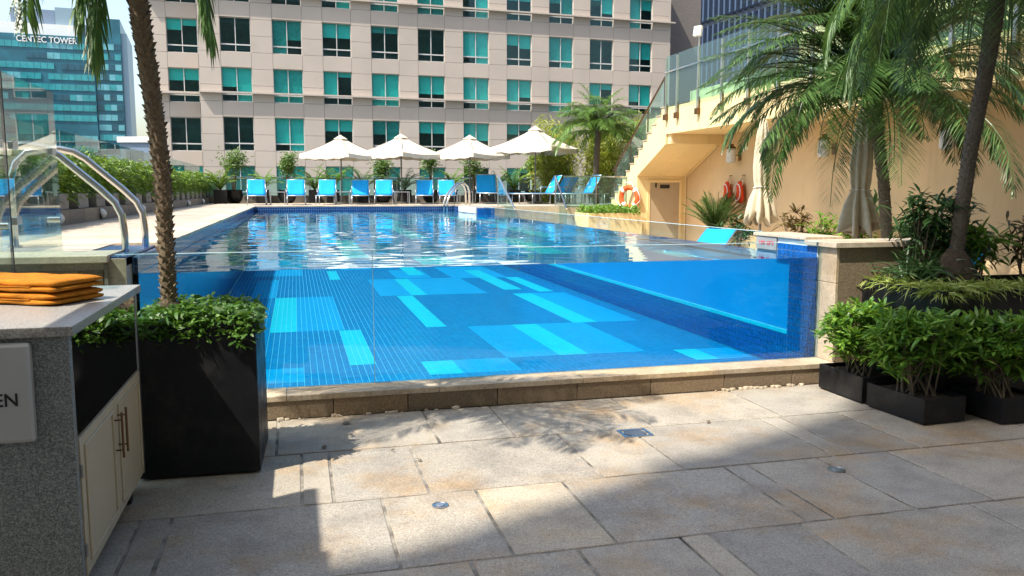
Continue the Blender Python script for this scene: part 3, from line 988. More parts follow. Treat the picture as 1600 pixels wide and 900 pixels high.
MB().lathe([(0.16, -0.02), (0.13, 0.02), (0.085, 0.07), (0.06, 0.10)], 14, (-0.72, 5.05, 0.86)).build('root_mound', 'soil', gc)

pl = thing('palm_tree', (-0.72, 5.05, 0.82), 'slender leaning palm with spiky trunk in the tall black planter', 'palm tree')
palm_trunk(pl, [(-0.72, 5.05, 0.84), (-0.722, 5.05, 1.23), (-0.722, 5.05, 1.7), (-0.755, 5.05, 2.12), (-0.79, 5.05, 2.47), (-0.81, 5.05, 2.72), (-0.80, 5.05, 3.15)], 0.040, 0.053, 'bark', 460, 0.017)
fr = [(R(182), -0.55, 0.98, 6.0), (R(178), 0.25, 1.15, 4.2), (R(190), -0.2, 0.85, 5.0), (R(0), -0.1, 0.98, 5.0), (R(200), 0.9, 1.4, 2.6), (R(330), 0.8, 1.7, 1.9), (R(310), 0.7, 1.7, 1.8), (R(295), 0.6, 1.6, 1.9), (R(320), 0.4, 1.6, 1.7), (R(285), 0.9, 1.6, 1.6), (R(345), 0.9, 1.7, 1.8), (R(100), 0.6, 1.4, 2.0), (R(60), 0.7, 1.5, 2.0)]
fr += fronds_around(12, (0.5, 1.3), (1.2, 1.6), (1.2, 1.9), 0.4)
palm_crown(pl, (-0.80, 5.05, 3.16), fr, 0.28, 0.014, 50, 'palm', 0.55)

# ------------------------------------------------------------------ glass fence and ladder rails, left
def fence_panel(y0, y1, label):
    t = thing('glass_fence_panel', (-1.6, (y0 + y1) / 2, 0.6), label, 'glass fence', 'glass fence panels')
    box('glass_sheet', -1.606, -1.594, y0, y1, 0.05, 2.27, 'fence_glass', t)
    box('edge_strip', -1.608, -1.592, y0 - 0.009, y0 - 0.001, 0.05, 2.27, 'dark', t)
    for yy, zz in ((y0 + 0.12, 1.86), (y0 + 0.10, 1.42), (y1 - 0.12, 1.86)):
        MB().box(-1.62, -1.58, yy - 0.05, yy + 0.05, zz - 0.022, zz + 0.022).build('clamp', 'brushed', t, 0.004)
    MB().tube([(-1.64, y1 - 0.15, 1.40), (-1.56, y1 - 0.15, 1.40)], 0.02, 12).build('knob', 'steel', t)
fence_panel(5.37, 6.42, 'frameless glass fence panel behind the folded towels')
fence_panel(4.27, 5.355, 'nearer glass fence panel cut by the left edge of the picture')
def ladder_rail(y, dx, label):
    t = thing('pool_handrail', (-1.2, y, 1.17), label, 'handrail', 'stainless handrails at the near pool corner')
    pts = [(-1.19 + dx, y, 0.75), (-1.19 + dx, y, 1.30), (-1.20 + dx, y, 1.42), (-1.24 + dx, y, 1.51), (-1.33 + dx, y, 1.605), (-1.58 + dx, y, 1.835), (-1.66 + dx, y, 1.885), (-1.75 + dx, y, 1.905), (-1.86 + dx, y, 1.905), (-1.98 + dx, y, 1.88), (-2.06 + dx, y, 1.80), (-2.10 + dx, y, 1.68), (-2.10 + dx, y, 1.17)]
    MB().tube(pts, 0.0255, 14).build('rail', 'steel', t, smooth=True)
    MB().lathe([(0.05, 0), (0.05, 0.012), (0.03, 0.02)], 18, (-2.10 + dx, y, 1.171)).build('flange', 'steel', t, smooth=True)
ladder_rail(6.42, 0.0, 'nearer curved stainless handrail at the pool corner')
ladder_rail(6.95, 0.05, 'farther curved stainless handrail at the pool corner')

# ------------------------------------------------------------------ left hedge: kerb, planters, hedge clumps, lamps, wind screen
kerb = struct('hedge_kerb', (-3, 20, 1.17))
box('kerb_core', -3.75, -2.775, 8.5, 35.5, 1.14, 1.352, 'grey_pier', kerb)
kme = MB().box(-2.774, -2.752, 0, 0.742, 1.171, 1.355).mesh('kerb_tile')
kme.materials.append(M['kerb'])
for j in range(36):
    o = bpy.data.objects.new('kerb_tile', kme)
    COL.objects.link(o)
    o.parent = kerb
    o.location = Vector((0, 8.5 + j * 0.75, 0)) - kerb.location
hp = thing('hedge_planter', (0, 0, 0), 'black trough with grey pier under the left hedge', 'planter', 'troughs under the left hedge')
MB().box(-3.6, -2.98, -0.5, 0.5, 0.0, 0.19).build('trough', 'black_box', hp)
MB().box(-2.97, -2.80, -0.28, 0.28, 0.0, 0.20).build('pier', 'grey_pier', hp, 0.004)
def hedge_clump(seed):
    global rng
    rng = np.random.default_rng(seed)
    n = 1400
    P = fill_box(n, (-3.62, -0.56, 0.14), (-2.82, 0.56, 0.72))
    h = 0.62 + 0.10 * np.sin(P[:, 1] * 7 + seed) + rng.normal(0, 0.04, n)
    P[:, 2] = np.minimum(P[:, 2], h)
    D = rand_dirs(n * 3, -0.35, 0.95)
    PP = np.repeat(P, 3, 0) + rng.normal(0, 0.025, (n * 3, 3))
    return leaf_arrays(PP, D, rand_dirs(n * 3, 0.2, 1), rng.uniform(0.08, 0.17, n * 3), rng.uniform(0.016, 0.028, n * 3), 0.45)
hc = []
for s in range(3):
    e = thing('bamboo_hedge', (0, 0, 0), 'clipped bright green bamboo hedge clump along the left deck', 'hedge', 'hedge clumps along the left deck')
    leaf_mesh('foliage', hedge_clump(40 + s), 'hedge', e)
    hc.append(e)
first = True
for j in range(24):
    y = 9.3 + j * 1.05
    if j == 0:
        hp.location = (0, y, 1.355)
    else:
        copy_tree(hp, None, (0, y, 1.355))
    if j < 3:
        hc[j].location = (0, y, 1.355)
    else:
        copy_tree(hc[j % 3], None, (0, y, 1.355), None, (1, 1, random.uniform(0.95, 1.12)))
rng = np.random.default_rng(5)
for i, y in enumerate((10.9, 13.2, 16.5, 20.0, 23.3, 26.9)):
    t = thing('wall_lamp', (-2.74, y, 1.26), ['dome lamp on the hedge kerb nearest the camera', 'dome lamp on the hedge kerb beside the handrail bends', 'dome lamp on the hedge kerb just left of the palm trunk', 'dome lamp on the hedge kerb hidden behind the palm trunk', 'dome lamp on the hedge kerb just right of the palm trunk', 'farthest dome lamp on the hedge kerb'][i], 'lamp', 'dome lamps on the hedge kerb')
    MB().lathe([(0.075, 0), (0.072, 0.02), (0.055, 0.05), (0.025, 0.068), (0.004, 0.072)], 16).build('dome', 'lampglass', None, smooth=True)
    d = bpy.context.scene.objects[-1] if False else COL.objects[-1]
    d.parent = t
    d.rotation_euler = (0, R(75), 0)
    box('backplate', -2.752, -2.744, y - 0.06, y + 0.06, 1.19, 1.33, 'dark', t)
for j in range(20):
    y = 8.0 + j * 1.55
    t = thing('wind_screen_panel', (-4.05, y, 1.17), 'tall clear glass wind screen panel behind the left hedge', 'glass screen', 'wind screen panels behind the left hedge')
    box('glass_sheet', -4.056, -4.044, y, y + 1.53, 1.15, 2.66, 'rail_glass', t)
    box('post', -4.07, -4.03, y + 1.532, y + 1.548, 1.15, 2.0, 'brushed', t)

# ------------------------------------------------------------------ far end: loungers, tables, parasols
def make_lounger(back=58, seat_z=0.33, back_len=0.62):
    t = thing('sun_lounger', (0, 0, 0), 'x', 'sun lounger')
    w, L = 0.30, 1.20
    ca, sa = math.cos(R(back)), math.sin(R(back))
    # frame along y: foot at y=0, backrest pivots at y=L
    fr_ = MB()
    for s in (-1, 1):
        fr_.tube([(s * w, 0, seat_z - 0.01), (s * w, L + 0.55, seat_z - 0.01)], 0.016, 8)
        fr_.tube([(s * (w + .02), L - 0.15, seat_z), (s * (w + .04), L - 0.12, seat_z + 0.19), (s * (w + .04), L + 0.28, seat_z + 0.19)], 0.014, 6)
    fr_.tube([(-w, 0, seat_z - 0.01), (w, 0, seat_z - 0.01)], 0.016, 8)
    fr_.tube([(-w, L + 0.55, seat_z - 0.01), (w, L + 0.55, seat_z - 0.01)], 0.016, 8)
    fr_.build('frame', 'alu', t, smooth=True)
    for y in (0.12, L + 0.42):
        for s in (-1, 1):
            MB().tube([(s * w, y, seat_z - 0.02), (s * (w + .015), y - 0.01, 0.0)], 0.015, 8).build('leg', 'alu', t, smooth=True)
    def sling(p0, p1, name, th=0.012):
        mb = MB()
        nn = 10
        vs = []
        d = (Vector(p1) - Vector(p0)).normalized()
        nrm = Vector((0, -d.z, d.y))
        for i in range(nn + 1):
            q = i / nn
            y, z = p0[1] + (p1[1] - p0[1]) * q, p0[2] + (p1[2] - p0[2]) * q
            for k in range(7):
                x = -w + 2 * w * k / 6
                sag = -0.022 * math.sin(math.pi * q) * (1 - (x / w) ** 2)
                vs.append((x, y + nrm.y * sag, z + nrm.z * sag))
        mb.add(vs, [(i * 7 + k, i * 7 + k + 1, (i + 1) * 7 + k + 1, (i + 1) * 7 + k) for i in range(nn) for k in range(6)])
        return mb.build(name, 'sling', t, smooth=True, solid=th)
    sling((0, 0.0, seat_z + 0.012), (0, L, seat_z + 0.012), 'seat')
    bk = sling((0, L, seat_z + 0.016), (0, L + back_len * ca, seat_z + 0.016 + back_len * sa), 'backrest')
    b = MB()
    for s in (-1, 1):
        b.tube([(s * (w + 0.004), L, seat_z), (s * (w + 0.004), L + back_len * ca, seat_z + back_len * sa)], 0.013, 6)
    b.tube([(-w, L + back_len * ca, seat_z + back_len * sa), (w, L + back_len * ca, seat_z + back_len * sa)], 0.013, 6)
    b.build('back_frame', 'alu', bk, smooth=True)
    return t
DZ = 1.1705
L0 = make_lounger(62)
lx = [(-1.05, 3, 'leftmost lounger of the far row, bright cyan in full sun', 0.84), (0.03, 0, 'second lounger from the left in the far row, sunlit', 0.84), (0.83, -6, 'third lounger from the left in the far row, left of the first parasol pole', 0.84),
      (1.84, -5, 'shaded blue lounger just right of the first parasol pole', 0.84), (2.52, -7, 'blue lounger left of the second parasol pole, half in sun', 0.84), (3.74, -9, 'shaded blue lounger right of the second parasol pole', 0.84),
      (4.47, -7, 'small blue lounger seen behind the far handrail', 0.84), (5.78, -7, 'tall blue lounger just right of the far handrail', 1.05)]
for i, (x, a, lab, s) in enumerate(lx):
    if i == 0:
        o = L0
        o.location = (x, 24.7, DZ)
        o.scale = (s, s, s)
        o.rotation_euler = (0, 0, R(a))
        o["label"] = lab
        o["group"] = 'loungers facing the pool at the far end'
    else:
        o = copy_tree(L0, None, (x, 24.7, DZ), R(a), s, lab)
LS = make_lounger(60)
for i, (x, y, a, lab) in enumerate([(6.35, 24.3, -84, 'first lounger of the sideways group beside the stair rail'), (6.98, 25.1, -82, 'second lounger of the sideways group at the far right'), (7.45, 25.9, -85, 'third lounger of the sideways group, in shade'), (7.30, 23.4, -82, 'sunlit sideways lounger behind the glass fence near the palm')]):
    if i == 0:
        o = LS
        o.location = (x, y, DZ)
        o.rotation_euler = (0, 0, R(a))
        o["label"] = lab
        o["group"] = 'loungers standing sideways at the far right'
    else:
        copy_tree(LS, None, (x, y, DZ), R(a), 1.0, lab)
LB = make_lounger(36, 0.43, 0.78)
for i, (x, y, a, lab) in enumerate([(5.85, 12.6, -60, 'blue lounger below the acrylic side wall, farthest of three'), (5.75, 9.9, -60, 'blue lounger on the lower terrace behind the depth plate'), (6.35, 7.9, -70, 'blue lounger on the lower terrace behind the right pillar'), (8.3, 6.6, -100, 'blue lounger by the right edge behind the big planter')]):
    if i == 0:
        o = LB
        o.location = (x, y, -0.001)
        o.rotation_euler = (0, 0, R(a))
        o["label"] = lab
        o["group"] = 'loungers on the lower terrace'
    else:
        copy_tree(LB, None, (x, y, 0.0), R(a), 1.0, lab)

def make_table():
    t = thing('side_table', (0, 0, 0), 'x', 'side table')
    MB().box(-0.22, 0.22, -0.2, 0.2, 0.36, 0.385).build('table_top', 'alu', t, 0.004)
    for sx in (-1, 1):
        for sy in (-1, 1):
            MB().box(sx * .2 - .012, sx * .2 + .012, sy * .18 - .012, sy * .18 + .012, 0, 0.36).build('leg', 'alu', t)
    return t
T0 = make_table()
for i, (x, lab) in enumerate([(-0.5, 'low grey side table between the first two far loungers'), (1.36, 'low side table round the first parasol pole'), (3.14, 'low side table round the second parasol pole'), (5.1, 'low side table behind the far handrail')]):
    if i == 0:
        o = T0
        o.location = (x, 25.3, DZ)
        o["label"] = lab
        o["group"] = 'side tables at the far end'
    else:
        copy_tree(T0, None, (x, 25.3, DZ), None, None, lab)

def make_parasol(half=0.98, z_rim=1.66, z_top=2.27, pole_z=0.0):
    t = thing('parasol', (0, 0, 0), 'x', 'parasol')
    mb = MB()
    n = 10
    cor = [Vector((half * math.cos(R(45 + 90 * k)) * 1.414, half * math.sin(R(45 + 90 * k)) * 1.414, z_rim)) for k in range(4)]
    top = Vector((0, 0, z_top))
    for k in range(4):
        a, b = cor[k], cor[(k + 1) % 4]
        vs, idx = [], {}
        for i in range(n + 1):
            for j in range(n + 1 - 0):
                q = i / n
                p = top.lerp(a.lerp(b, j / n), q)
                sag = -0.10 * math.sin(math.pi * q) * 0.55 - 0.05 * q * math.sin(math.pi * j / n)
                vs.append(p + Vector((0, 0, sag)))
        mb.add(vs, [(i * (n + 1) + j, (i + 1) * (n + 1) + j, (i + 1) * (n + 1) + j + 1, i * (n + 1) + j + 1) for i in range(n) for j in range(n)])
    can = mb.build('canopy', 'canvas', t, solid=0.006)
    vb = MB()
    for k in range(4):
        a, b = cor[k], cor[(k + 1) % 4]
        vs = []
        for j in range(17):
            p = a.lerp(b, j / 16) + Vector((0, 0, -0.05 * math.sin(math.pi * j / 16)))
            out = Vector((p.x, p.y, 0)).normalized() * (0.012 * math.sin(j * 1.9))
            vs += [p, p + Vector((0, 0, -0.135 - 0.015 * math.sin(j * math.pi / 2))) + out]
        vb.add(vs, [(2 * j, 2 * j + 1, 2 * j + 3, 2 * j + 2) for j in range(16)])
    vb.build('valance', 'canvas', can, solid=0.004)
    cap = MB()
    cc = [Vector((0.24 * math.cos(R(45 + 90 * k)), 0.24 * math.sin(R(45 + 90 * k)), z_top - 0.09)) for k in range(4)]
    cap.add(cc + [Vector((0, 0, z_top + 0.055))], [(0, 1, 4), (1, 2, 4), (2, 3, 4), (3, 0, 4)])
    cap.build('vent_cap', 'canvas', can, solid=0.005)
    MB().tube([(0, 0, 0), (0, 0, z_top)], 0.024, 10).build('pole', 'pole', t)
    for c in cor:
        MB().tube([top - Vector((0, 0, .05)), c + Vector((0, 0, -0.02))], 0.010, 6).build('rib', 'pole', t)
    MB().lathe([(0.24, 0.0), (0.24, 0.05), (0.06, 0.07), (0.035, 0.30)], 18).build('base', 'pole', t)
    return t
P0 = make_parasol()
for i, (x, y, a, s, lab) in enumerate([(1.42, 26.6, 52, 0.92, 'leftmost open cream parasol at the far end'), (3.30, 26.6, 40, 0.95, 'second open cream parasol from the left'), (5.53, 26.6, 38, 0.95, 'third open cream parasol, left of the palm'), (7.45, 25.6, 48, 1.06, 'rightmost open cream parasol, partly behind the far palm')]):
    if i == 0:
        o = P0
        o.location = (x, y, DZ)
        o.rotation_euler = (0, 0, R(a))
        o.scale = (s, s, s)
        o["label"] = lab
        o["group"] = 'open parasols at the far end'
    else:
        copy_tree(P0, None, (x, y, DZ), R(a), s, lab)

# potted plants along the far rail
def pot(kind, t):
    if kind == 'urn':
        MB().lathe([(0.16, 0), (0.25, 0.1), (0.30, 0.26), (0.27, 0.40), (0.29, 0.44), (0.25, 0.43)], 20).build('pot', 'black_box', t, smooth=True)
        return 0.42
    MB().box(-0.2, 0.2, -0.2, 0.2, 0.0, 0.44).build('pot', 'black_box', t, 0.01)
    return 0.43
def shrub_tree(loc, h, w, label, potk='urn', mat='fluffy', seed=0, dense=1.0):
    t = thing('potted_shrub', (0, 0, 0), label, 'potted plant', 'potted plants along the far rail')
    z0 = pot(potk, t)
    rnd = random.Random(seed)
    mb = MB()
    tips = []
    for k in range(5):
        a = rnd.uniform(0, 6.28)
        r = rnd.uniform(0.15, 0.8) * w
        top = Vector((math.cos(a) * r * 0.7, math.sin(a) * r * 0.7, h * rnd.uniform(0.72, 0.95)))
        mid = Vector((top.x * 0.35, top.y * 0.35, z0 + (top.z - z0) * 0.5))
        mb.tube([(0.04 * math.cos(a), 0.04 * math.sin(a), z0 - 0.03), mid, top], [0.02, 0.014, 0.006], 5)
        tips += [top, mid.lerp(top, 0.6)]
    mb.build('stem', 'twig', t)
    P = []
    for c in tips:
        m_ = int(42 * dense)
        P.append(np.array(c)[None] + rng.normal(0, 1, (m_, 3)) * np.array([w * .27, w * .27, h * .09]))
    P = np.concatenate(P)
    P = P[P[:, 2] < h * 1.02]
    n_ = len(P)
    leaf_mesh('foliage', leaf_arrays(np.repeat(P, 3, 0) + rng.normal(0, .03, (n_ * 3, 3)), rand_dirs(n_ * 3, -0.4, 0.9), rand_dirs(n_ * 3, 0.2, 1), rng.uniform(.06, .12, n_ * 3), rng.uniform(.03, .05, n_ * 3), 0.3), mat, t)
    t.location = loc
    return t
def areca(loc, h, w, label, mat='palm_far', seed=0, potk='square'):
    t = thing('potted_palm', (0, 0, 0), label, 'potted plant', 'potted plants along the far rail')
    z0 = pot(potk, t)
    fr_ = []
    rnd = random.Random(seed)
    for k in range(15):
        fr_.append((k * 2.4 + rnd.uniform(-.3, .3), rnd.uniform(0.75, 1.45), h * rnd.uniform(0.6, 0.95), rnd.uniform(0.7, 1.7)))
    palm_crown(t, (0, 0, z0), fr_, w * 0.42, 0.03, 26, mat, 0.4)
    t.location = loc
    return t
YP = 28.4
def px2x(px):     # the bearing the camera sees, on the line of the pots
    a = R(14.626) + math.atan((px - 800) / 1290.0)
    return YP * math.tan(a)
shrub_tree((px2x(368), YP, DZ), 1.75, 0.55, 'tall airy shrub in a round black urn beside the leftmost lounger', 'urn', 'fluffy', 1)
areca((px2x(350), YP - .5, DZ), 1.05, 0.5, 'small palm in a square black pot at the end of the hedge', 'hedge', 2)
areca((px2x(413), YP, DZ), 0.95, 0.5, 'low dark palm behind the leftmost lounger', 'shrub', 3)
shrub_tree((px2x(451), YP, DZ), 1.65, 0.38, 'fluffy round-headed shrub behind the second far lounger', 'urn', 'fluffy', 4, 1.4)
areca((px2x(494), YP, DZ), 1.25, 0.5, 'bushy palm left of the first parasol pole', 'palm_far', 5)
areca((px2x(522), YP, DZ), 1.15, 0.55, 'dark leafy palm behind the first parasol pole', 'shrub', 6)
areca((px2x(569), YP, DZ), 1.3, 0.55, 'arching palm behind the fourth far lounger', 'palm', 7)
shrub_tree((px2x(599), YP, DZ), 1.6, 0.45, 'shrub with bare stems behind the fifth far lounger', 'urn', 'fluffy', 8)
areca((px2x(632), YP - .3, DZ), 1.2, 0.5, 'dark palm beside the second parasol pole', 'shrub_dark', 9)
shrub_tree((px2x(674), YP, DZ), 1.75, 0.45, 'tall shrub behind the sixth far lounger', 'urn', 'fluffy', 10)
areca((px2x(706), YP, DZ), 1.1, 0.45, 'low palm between the sixth and seventh far loungers', 'shrub', 11)
shrub_tree((px2x(742), YP, DZ), 1.6, 0.5, 'sparse shrub under the third parasol', 'urn', 'fluffy', 12, 0.8)
areca((px2x(776), YP, DZ), 1.15, 0.45, 'dark palm right of the tall blue lounger', 'shrub_dark', 13)
areca((px2x(803), YP, DZ), 1.25, 0.5, 'dark bushy palm behind the first stair rail', 'shrub', 14)
shrub_tree((px2x(832), YP, DZ), 1.75, 0.5, 'leafy shrub behind the sideways loungers', 'urn', 'shrub', 15, 1.5)
areca((px2x(856), YP, DZ), 1.35, 0.5, 'dark palm under the rightmost parasol', 'shrub_dark', 16)

# far glass rail
far = thing('far_glass_rail', (2.5, 29.5, DZ), 'low glass railing with steel top rail behind the potted plants', 'railing')
for k in range(9):
    box('glass_sheet', -4.0 + k * 1.5, -4.0 + k * 1.5 + 1.47, 29.49, 29.502, DZ, 2.0, 'rail_glass', far)
    box('post', -4.02 + k * 1.5, -3.99 + k * 1.5, 29.48, 29.515, DZ, 2.0, 'brushed', far)
MB().tube([(-4, 29.5, 2.02), (9.5, 29.5, 2.02)], 0.025, 8).build('top_rail', 'steel', far)
low = thing('deck_parapet', (2.5, 29.7, DZ), 'low dark wall behind the far loungers', 'wall')
box('wall_body', -4.2, 9.5, 29.0, 29.46, DZ - 0.02, 1.42, 'kerb', low)

# far pool ladder hoops
def hoop(y, label):
    t = thing('pool_handrail', (4.4, y, DZ), label, 'handrail', 'hooped handrails at the far pool corner')
    pts = [(4.02, y - 0.6, 0.8), (4.02, y - .6, 1.28), (4.10, y - .52, 1.46), (4.30, y - .3, 1.66), (4.48, y - .1, 1.78), (4.62, y + .05, 1.79), (4.74, y + .18, 1.72), (4.80, y + .25, 1.58), (4.82, y + .28, 1.171)]
    MB().tube(pts, 0.028, 12).build('rail', 'steel', t, smooth=True)
hoop(23.0, 'nearer hooped handrail at the far right pool corner')
hoop(23.5, 'farther hooped handrail at the far right pool corner')

# stair rails stepping down from the far deck
def stair_rail(x0, y0, x1, y1, label):
    t = thing('stair_balustrade', (x0, y0, DZ), label, 'balustrade', 'slanting stair rails at the far right')
    MB().tube([(x0, y0, 1.99), (x1, y1, 1.12)], 0.026, 8).build('handrail', 'steel', t)
    d = Vector((x1 - x0, y1 - y0, 0))
    nn = Vector((-d.y, d.x, 0)).normalized() * 0.006
    a, b = Vector((x0, y0, 0)), Vector((x1, y1, 0))
    vs = []
    for s in (-1, 1):
        vs += [a + nn * s + Vector((0, 0, 1.0)), b + nn * s + Vector((0, 0, 0.1)), b + nn * s + Vector((0, 0, 1.06)), a + nn * s + Vector((0, 0, 1.93))]
    MB().add(vs, [(0, 1, 2, 3), (7, 6, 5, 4), (0, 4, 5, 1), (1, 5, 6, 2), (2, 6, 7, 3), (3, 7, 4, 0)]).build('glass_sheet', 'rail_glass', t)
    MB().tube([(x0, y0, 1.0), (x0, y0, 1.99)], 0.02, 8).build('post', 'brushed', t)
stair_rail(5.42, 22.3, 5.40, 20.4, 'slanting steel stair rail with glass left of the sideways loungers')
stair_rail(7.05, 22.2, 6.75, 20.3, 'slanting steel stair rail with glass in front of the sideways loungers')
gf = thing('deck_glass_fence', (8, 21.5, DZ), 'glass fence with steel posts in front of the far palm', 'glass fence')
for k in range(2):
    box('glass_sheet', 7.08 + k * 0.92, 7.08 + k * 0.92 + 0.90, 21.49, 21.502, 1.15, 1.95, 'rail_glass', gf)
    box('post', 7.985 + k * 0.9, 8.015 + k * 0.9, 21.48, 21.512, 1.0, 1.96, 'brushed', gf)
MB().tube([(7.05, 21.5, 1.97), (8.9, 21.5, 1.97)], 0.02, 8).build('top_rail', 'steel', gf)
sh = thing('low_shrub', (8.1, 20.6, 0), 'low clipped green shrub under the glass fence at the far right', 'shrub')
box('planter', 7.35, 8.85, 20.3, 21.4, 0.0, 1.0, 'stucco', sh)
P = fill_box(700, (7.35, 20.25, 0.98), (8.8, 21.3, 1.16))
leaf_mesh('foliage', leaf_arrays(np.repeat(P, 3, 0) + rng.normal(0, .02, (2100, 3)), rand_dirs(2100, -0.2, 0.95), rand_dirs(2100, 0.2, 1), 0.09, 0.04, 0.2), 'shrub', sh, sh.location)

# far palm and bamboo
fp = thing('palm_tree', (8.94, 24.0, DZ), 'bushy palm with thin trunk standing at the far right deck', 'palm tree')
palm_trunk(fp, [(8.94, 24.0, DZ), (8.92, 24.0, 2.2), (8.97, 24.0, 3.45)], 0.085, 0.09, 'bark_dark', 120, 0.02)
palm_crown(fp, (8.97, 24.0, 3.35), fronds_around(58, (0.1, 1.5), (1.3, 1.75), (1.0, 2.1)), 0.40, 0.024, 40, 'palm_far', 0.5)
for i, (x, y, lab) in enumerate([(8.6, 27.0, 'tall yellow-green bamboo clump left of the far palm trunk'), (9.9, 26.2, 'tall yellow-green bamboo clump behind the far palm trunk'), (10.9, 24.9, 'tall yellow-green bamboo clump beside the stair')]):
    t = thing('bamboo_clump', (x, y, DZ), lab, 'bamboo', 'bamboo behind the far palm')
    mb = MB()
    Ps = []
    for k in range(44):
        bx, by = x + random.uniform(-.6, .6), y + random.uniform(-.5, .5)
        tx_, ty_ = bx + random.uniform(-.4, .4), by + random.uniform(-.4, .4)
        h = random.uniform(1.9, 2.9)
        mb.tube([(bx, by, DZ), ((bx * 2 + tx_) / 3, (by * 2 + ty_) / 3, DZ + h * .5), (tx_, ty_, DZ + h)], [0.014, 0.011, 0.004], 5)
        for q in rng.uniform(0.2, 1, 30):
            Ps.append((bx + (tx_ - bx) * q, by + (ty_ - by) * q, DZ + h * q))
    mb.build('cane', 'bamboo', t)
    P = np.array(Ps)
    n_ = len(P)
    leaf_mesh('foliage', leaf_arrays(np.repeat(P, 4, 0) + rng.normal(0, .11, (n_ * 4, 3)), rand_dirs(n_ * 4, -0.6, 0.6), rand_dirs(n_ * 4, 0.2, 1), rng.uniform(.14, .26, n_ * 4), 0.03, 0.5), 'bamboo', t, t.location)

# ------------------------------------------------------------------ cream building on the right
XF, XW, YD = 8.9, 10.35, 20.8
cb = thing('cream_building', (10, 12, 0), 'cream stucco wing with raised terrace, outside stair and service door', 'building')
box('terrace_slab', XF, 17, 1.0, 19.06, 2.97, 3.62, 'stucco', cb)
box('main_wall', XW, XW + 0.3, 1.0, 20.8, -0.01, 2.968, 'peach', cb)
box('slab_beam', XF + 0.05, XW - 0.002, 18.86, 19.04, 2.735, 2.968, 'stucco', cb)
box('end_wall', XF + 0.003, XW + 0.3, YD, YD + 0.2, -0.01, 1.97, 'stucco', cb)
# stair: stepped profile extruded across
prof = [(22.66, -0.01), (22.66, 1.17)]
nst = 13
for k in range(nst):
    yk = 22.66 - k * (22.66 - 19.06) / nst
    zk = 1.17 + (k + 1) * (3.62 - 1.17) / nst
    prof += [(yk, zk), (yk - (22.66 - 19.06) / nst, zk)]
prof += [(19.062, 2.73), (20.795, 1.975), (20.795, -0.01)]
# dedupe
pp = []
for p in prof:
    if not pp or (abs(p[0] - pp[-1][0]) + abs(p[1] - pp[-1][1])) > 1e-4:
        pp.append(p)
bm = bmesh.new()
fa = bm.faces.new([bm.verts.new((XF - 10, y - 12, z)) for y, z in pp])
ex = bmesh.ops.extrude_face_region(bm, geom=[fa])
bmesh.ops.translate(bm, verts=[g for g in ex['geom'] if isinstance(g, bmesh.types.BMVert)], vec=(XW - XF + 0.3, 0, 0))
bmesh.ops.recalc_face_normals(bm, faces=bm.faces[:])
bmesh.ops.triangulate(bm, faces=[f for f in bm.faces if len(f.verts) > 4])
me = bpy.data.meshes.new('stair')
bm.to_mesh(me)
bm.free()
st = link('stair', me, 'stucco', cb)
for k in range(nst):
    yk = 22.66 - k * (22.66 - 19.06) / nst
    zk = 1.17 + (k + 1) * (3.62 - 1.17) / nst
    MB().box(XF - 0.02, XW, yk - 0.277, yk + 0.02, zk + 0.002, zk + 0.03).build('step', 'deck', st)
box('stair_parapet', XW + 0.01, XW + 0.2, 19.1, 23.6, 1.17, 3.72, 'stucco', cb)
box('terrace_upstand', 9.35, 9.55, 15.9, 18.7, 3.62, 3.98, 'stucco', cb)
box('terrace_parapet', 12.5, 12.7, 1.0, 19.0, 3.62, 5.6, 'stucco', cb)
dr = box('door', 9.27, 10.13, YD - 0.03, YD - 0.005, 0.0, 1.80, 'door', cb)
for a, b, c, e in ((9.20, 9.268, 0, 1.87), (10.132, 10.20, 0, 1.87)):
    box('door_frame', a, b, YD - 0.045, YD - 0.004, c, e, 'stucco', cb)
box('door_frame', 9.268, 10.132, YD - 0.045, YD - 0.004, 1.802, 1.87, 'stucco', cb)
box('door_sign', 9.56, 9.84, YD - 0.04, YD - 0.031, 1.645, 1.745, 'ink', dr)
box('door_closer', 9.42, 9.455, YD - 0.05, YD - 0.031, 1.67, 1.80, 'ink', dr)
MB().tube([(10.06, YD - 0.07, 0.95), (10.06, YD - 0.031, 0.95)], 0.012, 8).tube([(10.06, YD - 0.07, 0.95), (9.95, YD - 0.07, 0.95)], 0.01, 8).build('door_handle', 'steel', dr)
MB().tube([(XW - 0.04, YD - .04, 0), (XW - 0.04, YD - .04, 1.95), (XW - 0.04, 19.08, 2.70)], 0.018, 6).build('conduit', 'stucco', cb)

# glass balustrade on the terrace edge
ub = thing('terrace_balustrade', (8.86, 12, 3.6), 'tall glass balustrade with steel posts along the cream terrace edge', 'balustrade')
ys_ = [19.47 - 1.07 * k for k in range(14)]
ys_[0] = 19.0
for k, y in enumerate(ys_):
    MB().box(8.835, 8.875, y - 0.03, y + 0.03, 3.45, 4.78).build('post', 'brushed', ub)
    MB().box(8.86, 8.898, y - 0.035, y + 0.035, 3.36, 3.70).build('bracket', 'bronze', ub)
    MB().box(8.80, 8.897, y - 0.06, y + 0.06, 3.30, 3.44).build('anchor_plate', 'bronze', ub, 0.006)
    if k:
        box('glass_sheet', 8.848, 8.860, y + 0.032, ys_[k - 1] - 0.032, 3.63, 4.82, 'rail_glass', ub)
MB().tube([(8.82, 19.0, 4.44), (8.82, ys_[-1], 4.44)], 0.02, 8).build('handrail', 'steel', ub)
sb = thing('stair_handrail', (8.93, 21, 1.2), 'glass stair rail with brown handrail climbing to the terrace', 'handrail')
MB().tube([(8.93, 22.6, 2.15), (8.93, 19.1, 4.45)], 0.025, 8).build('handrail', 'bronze', sb)
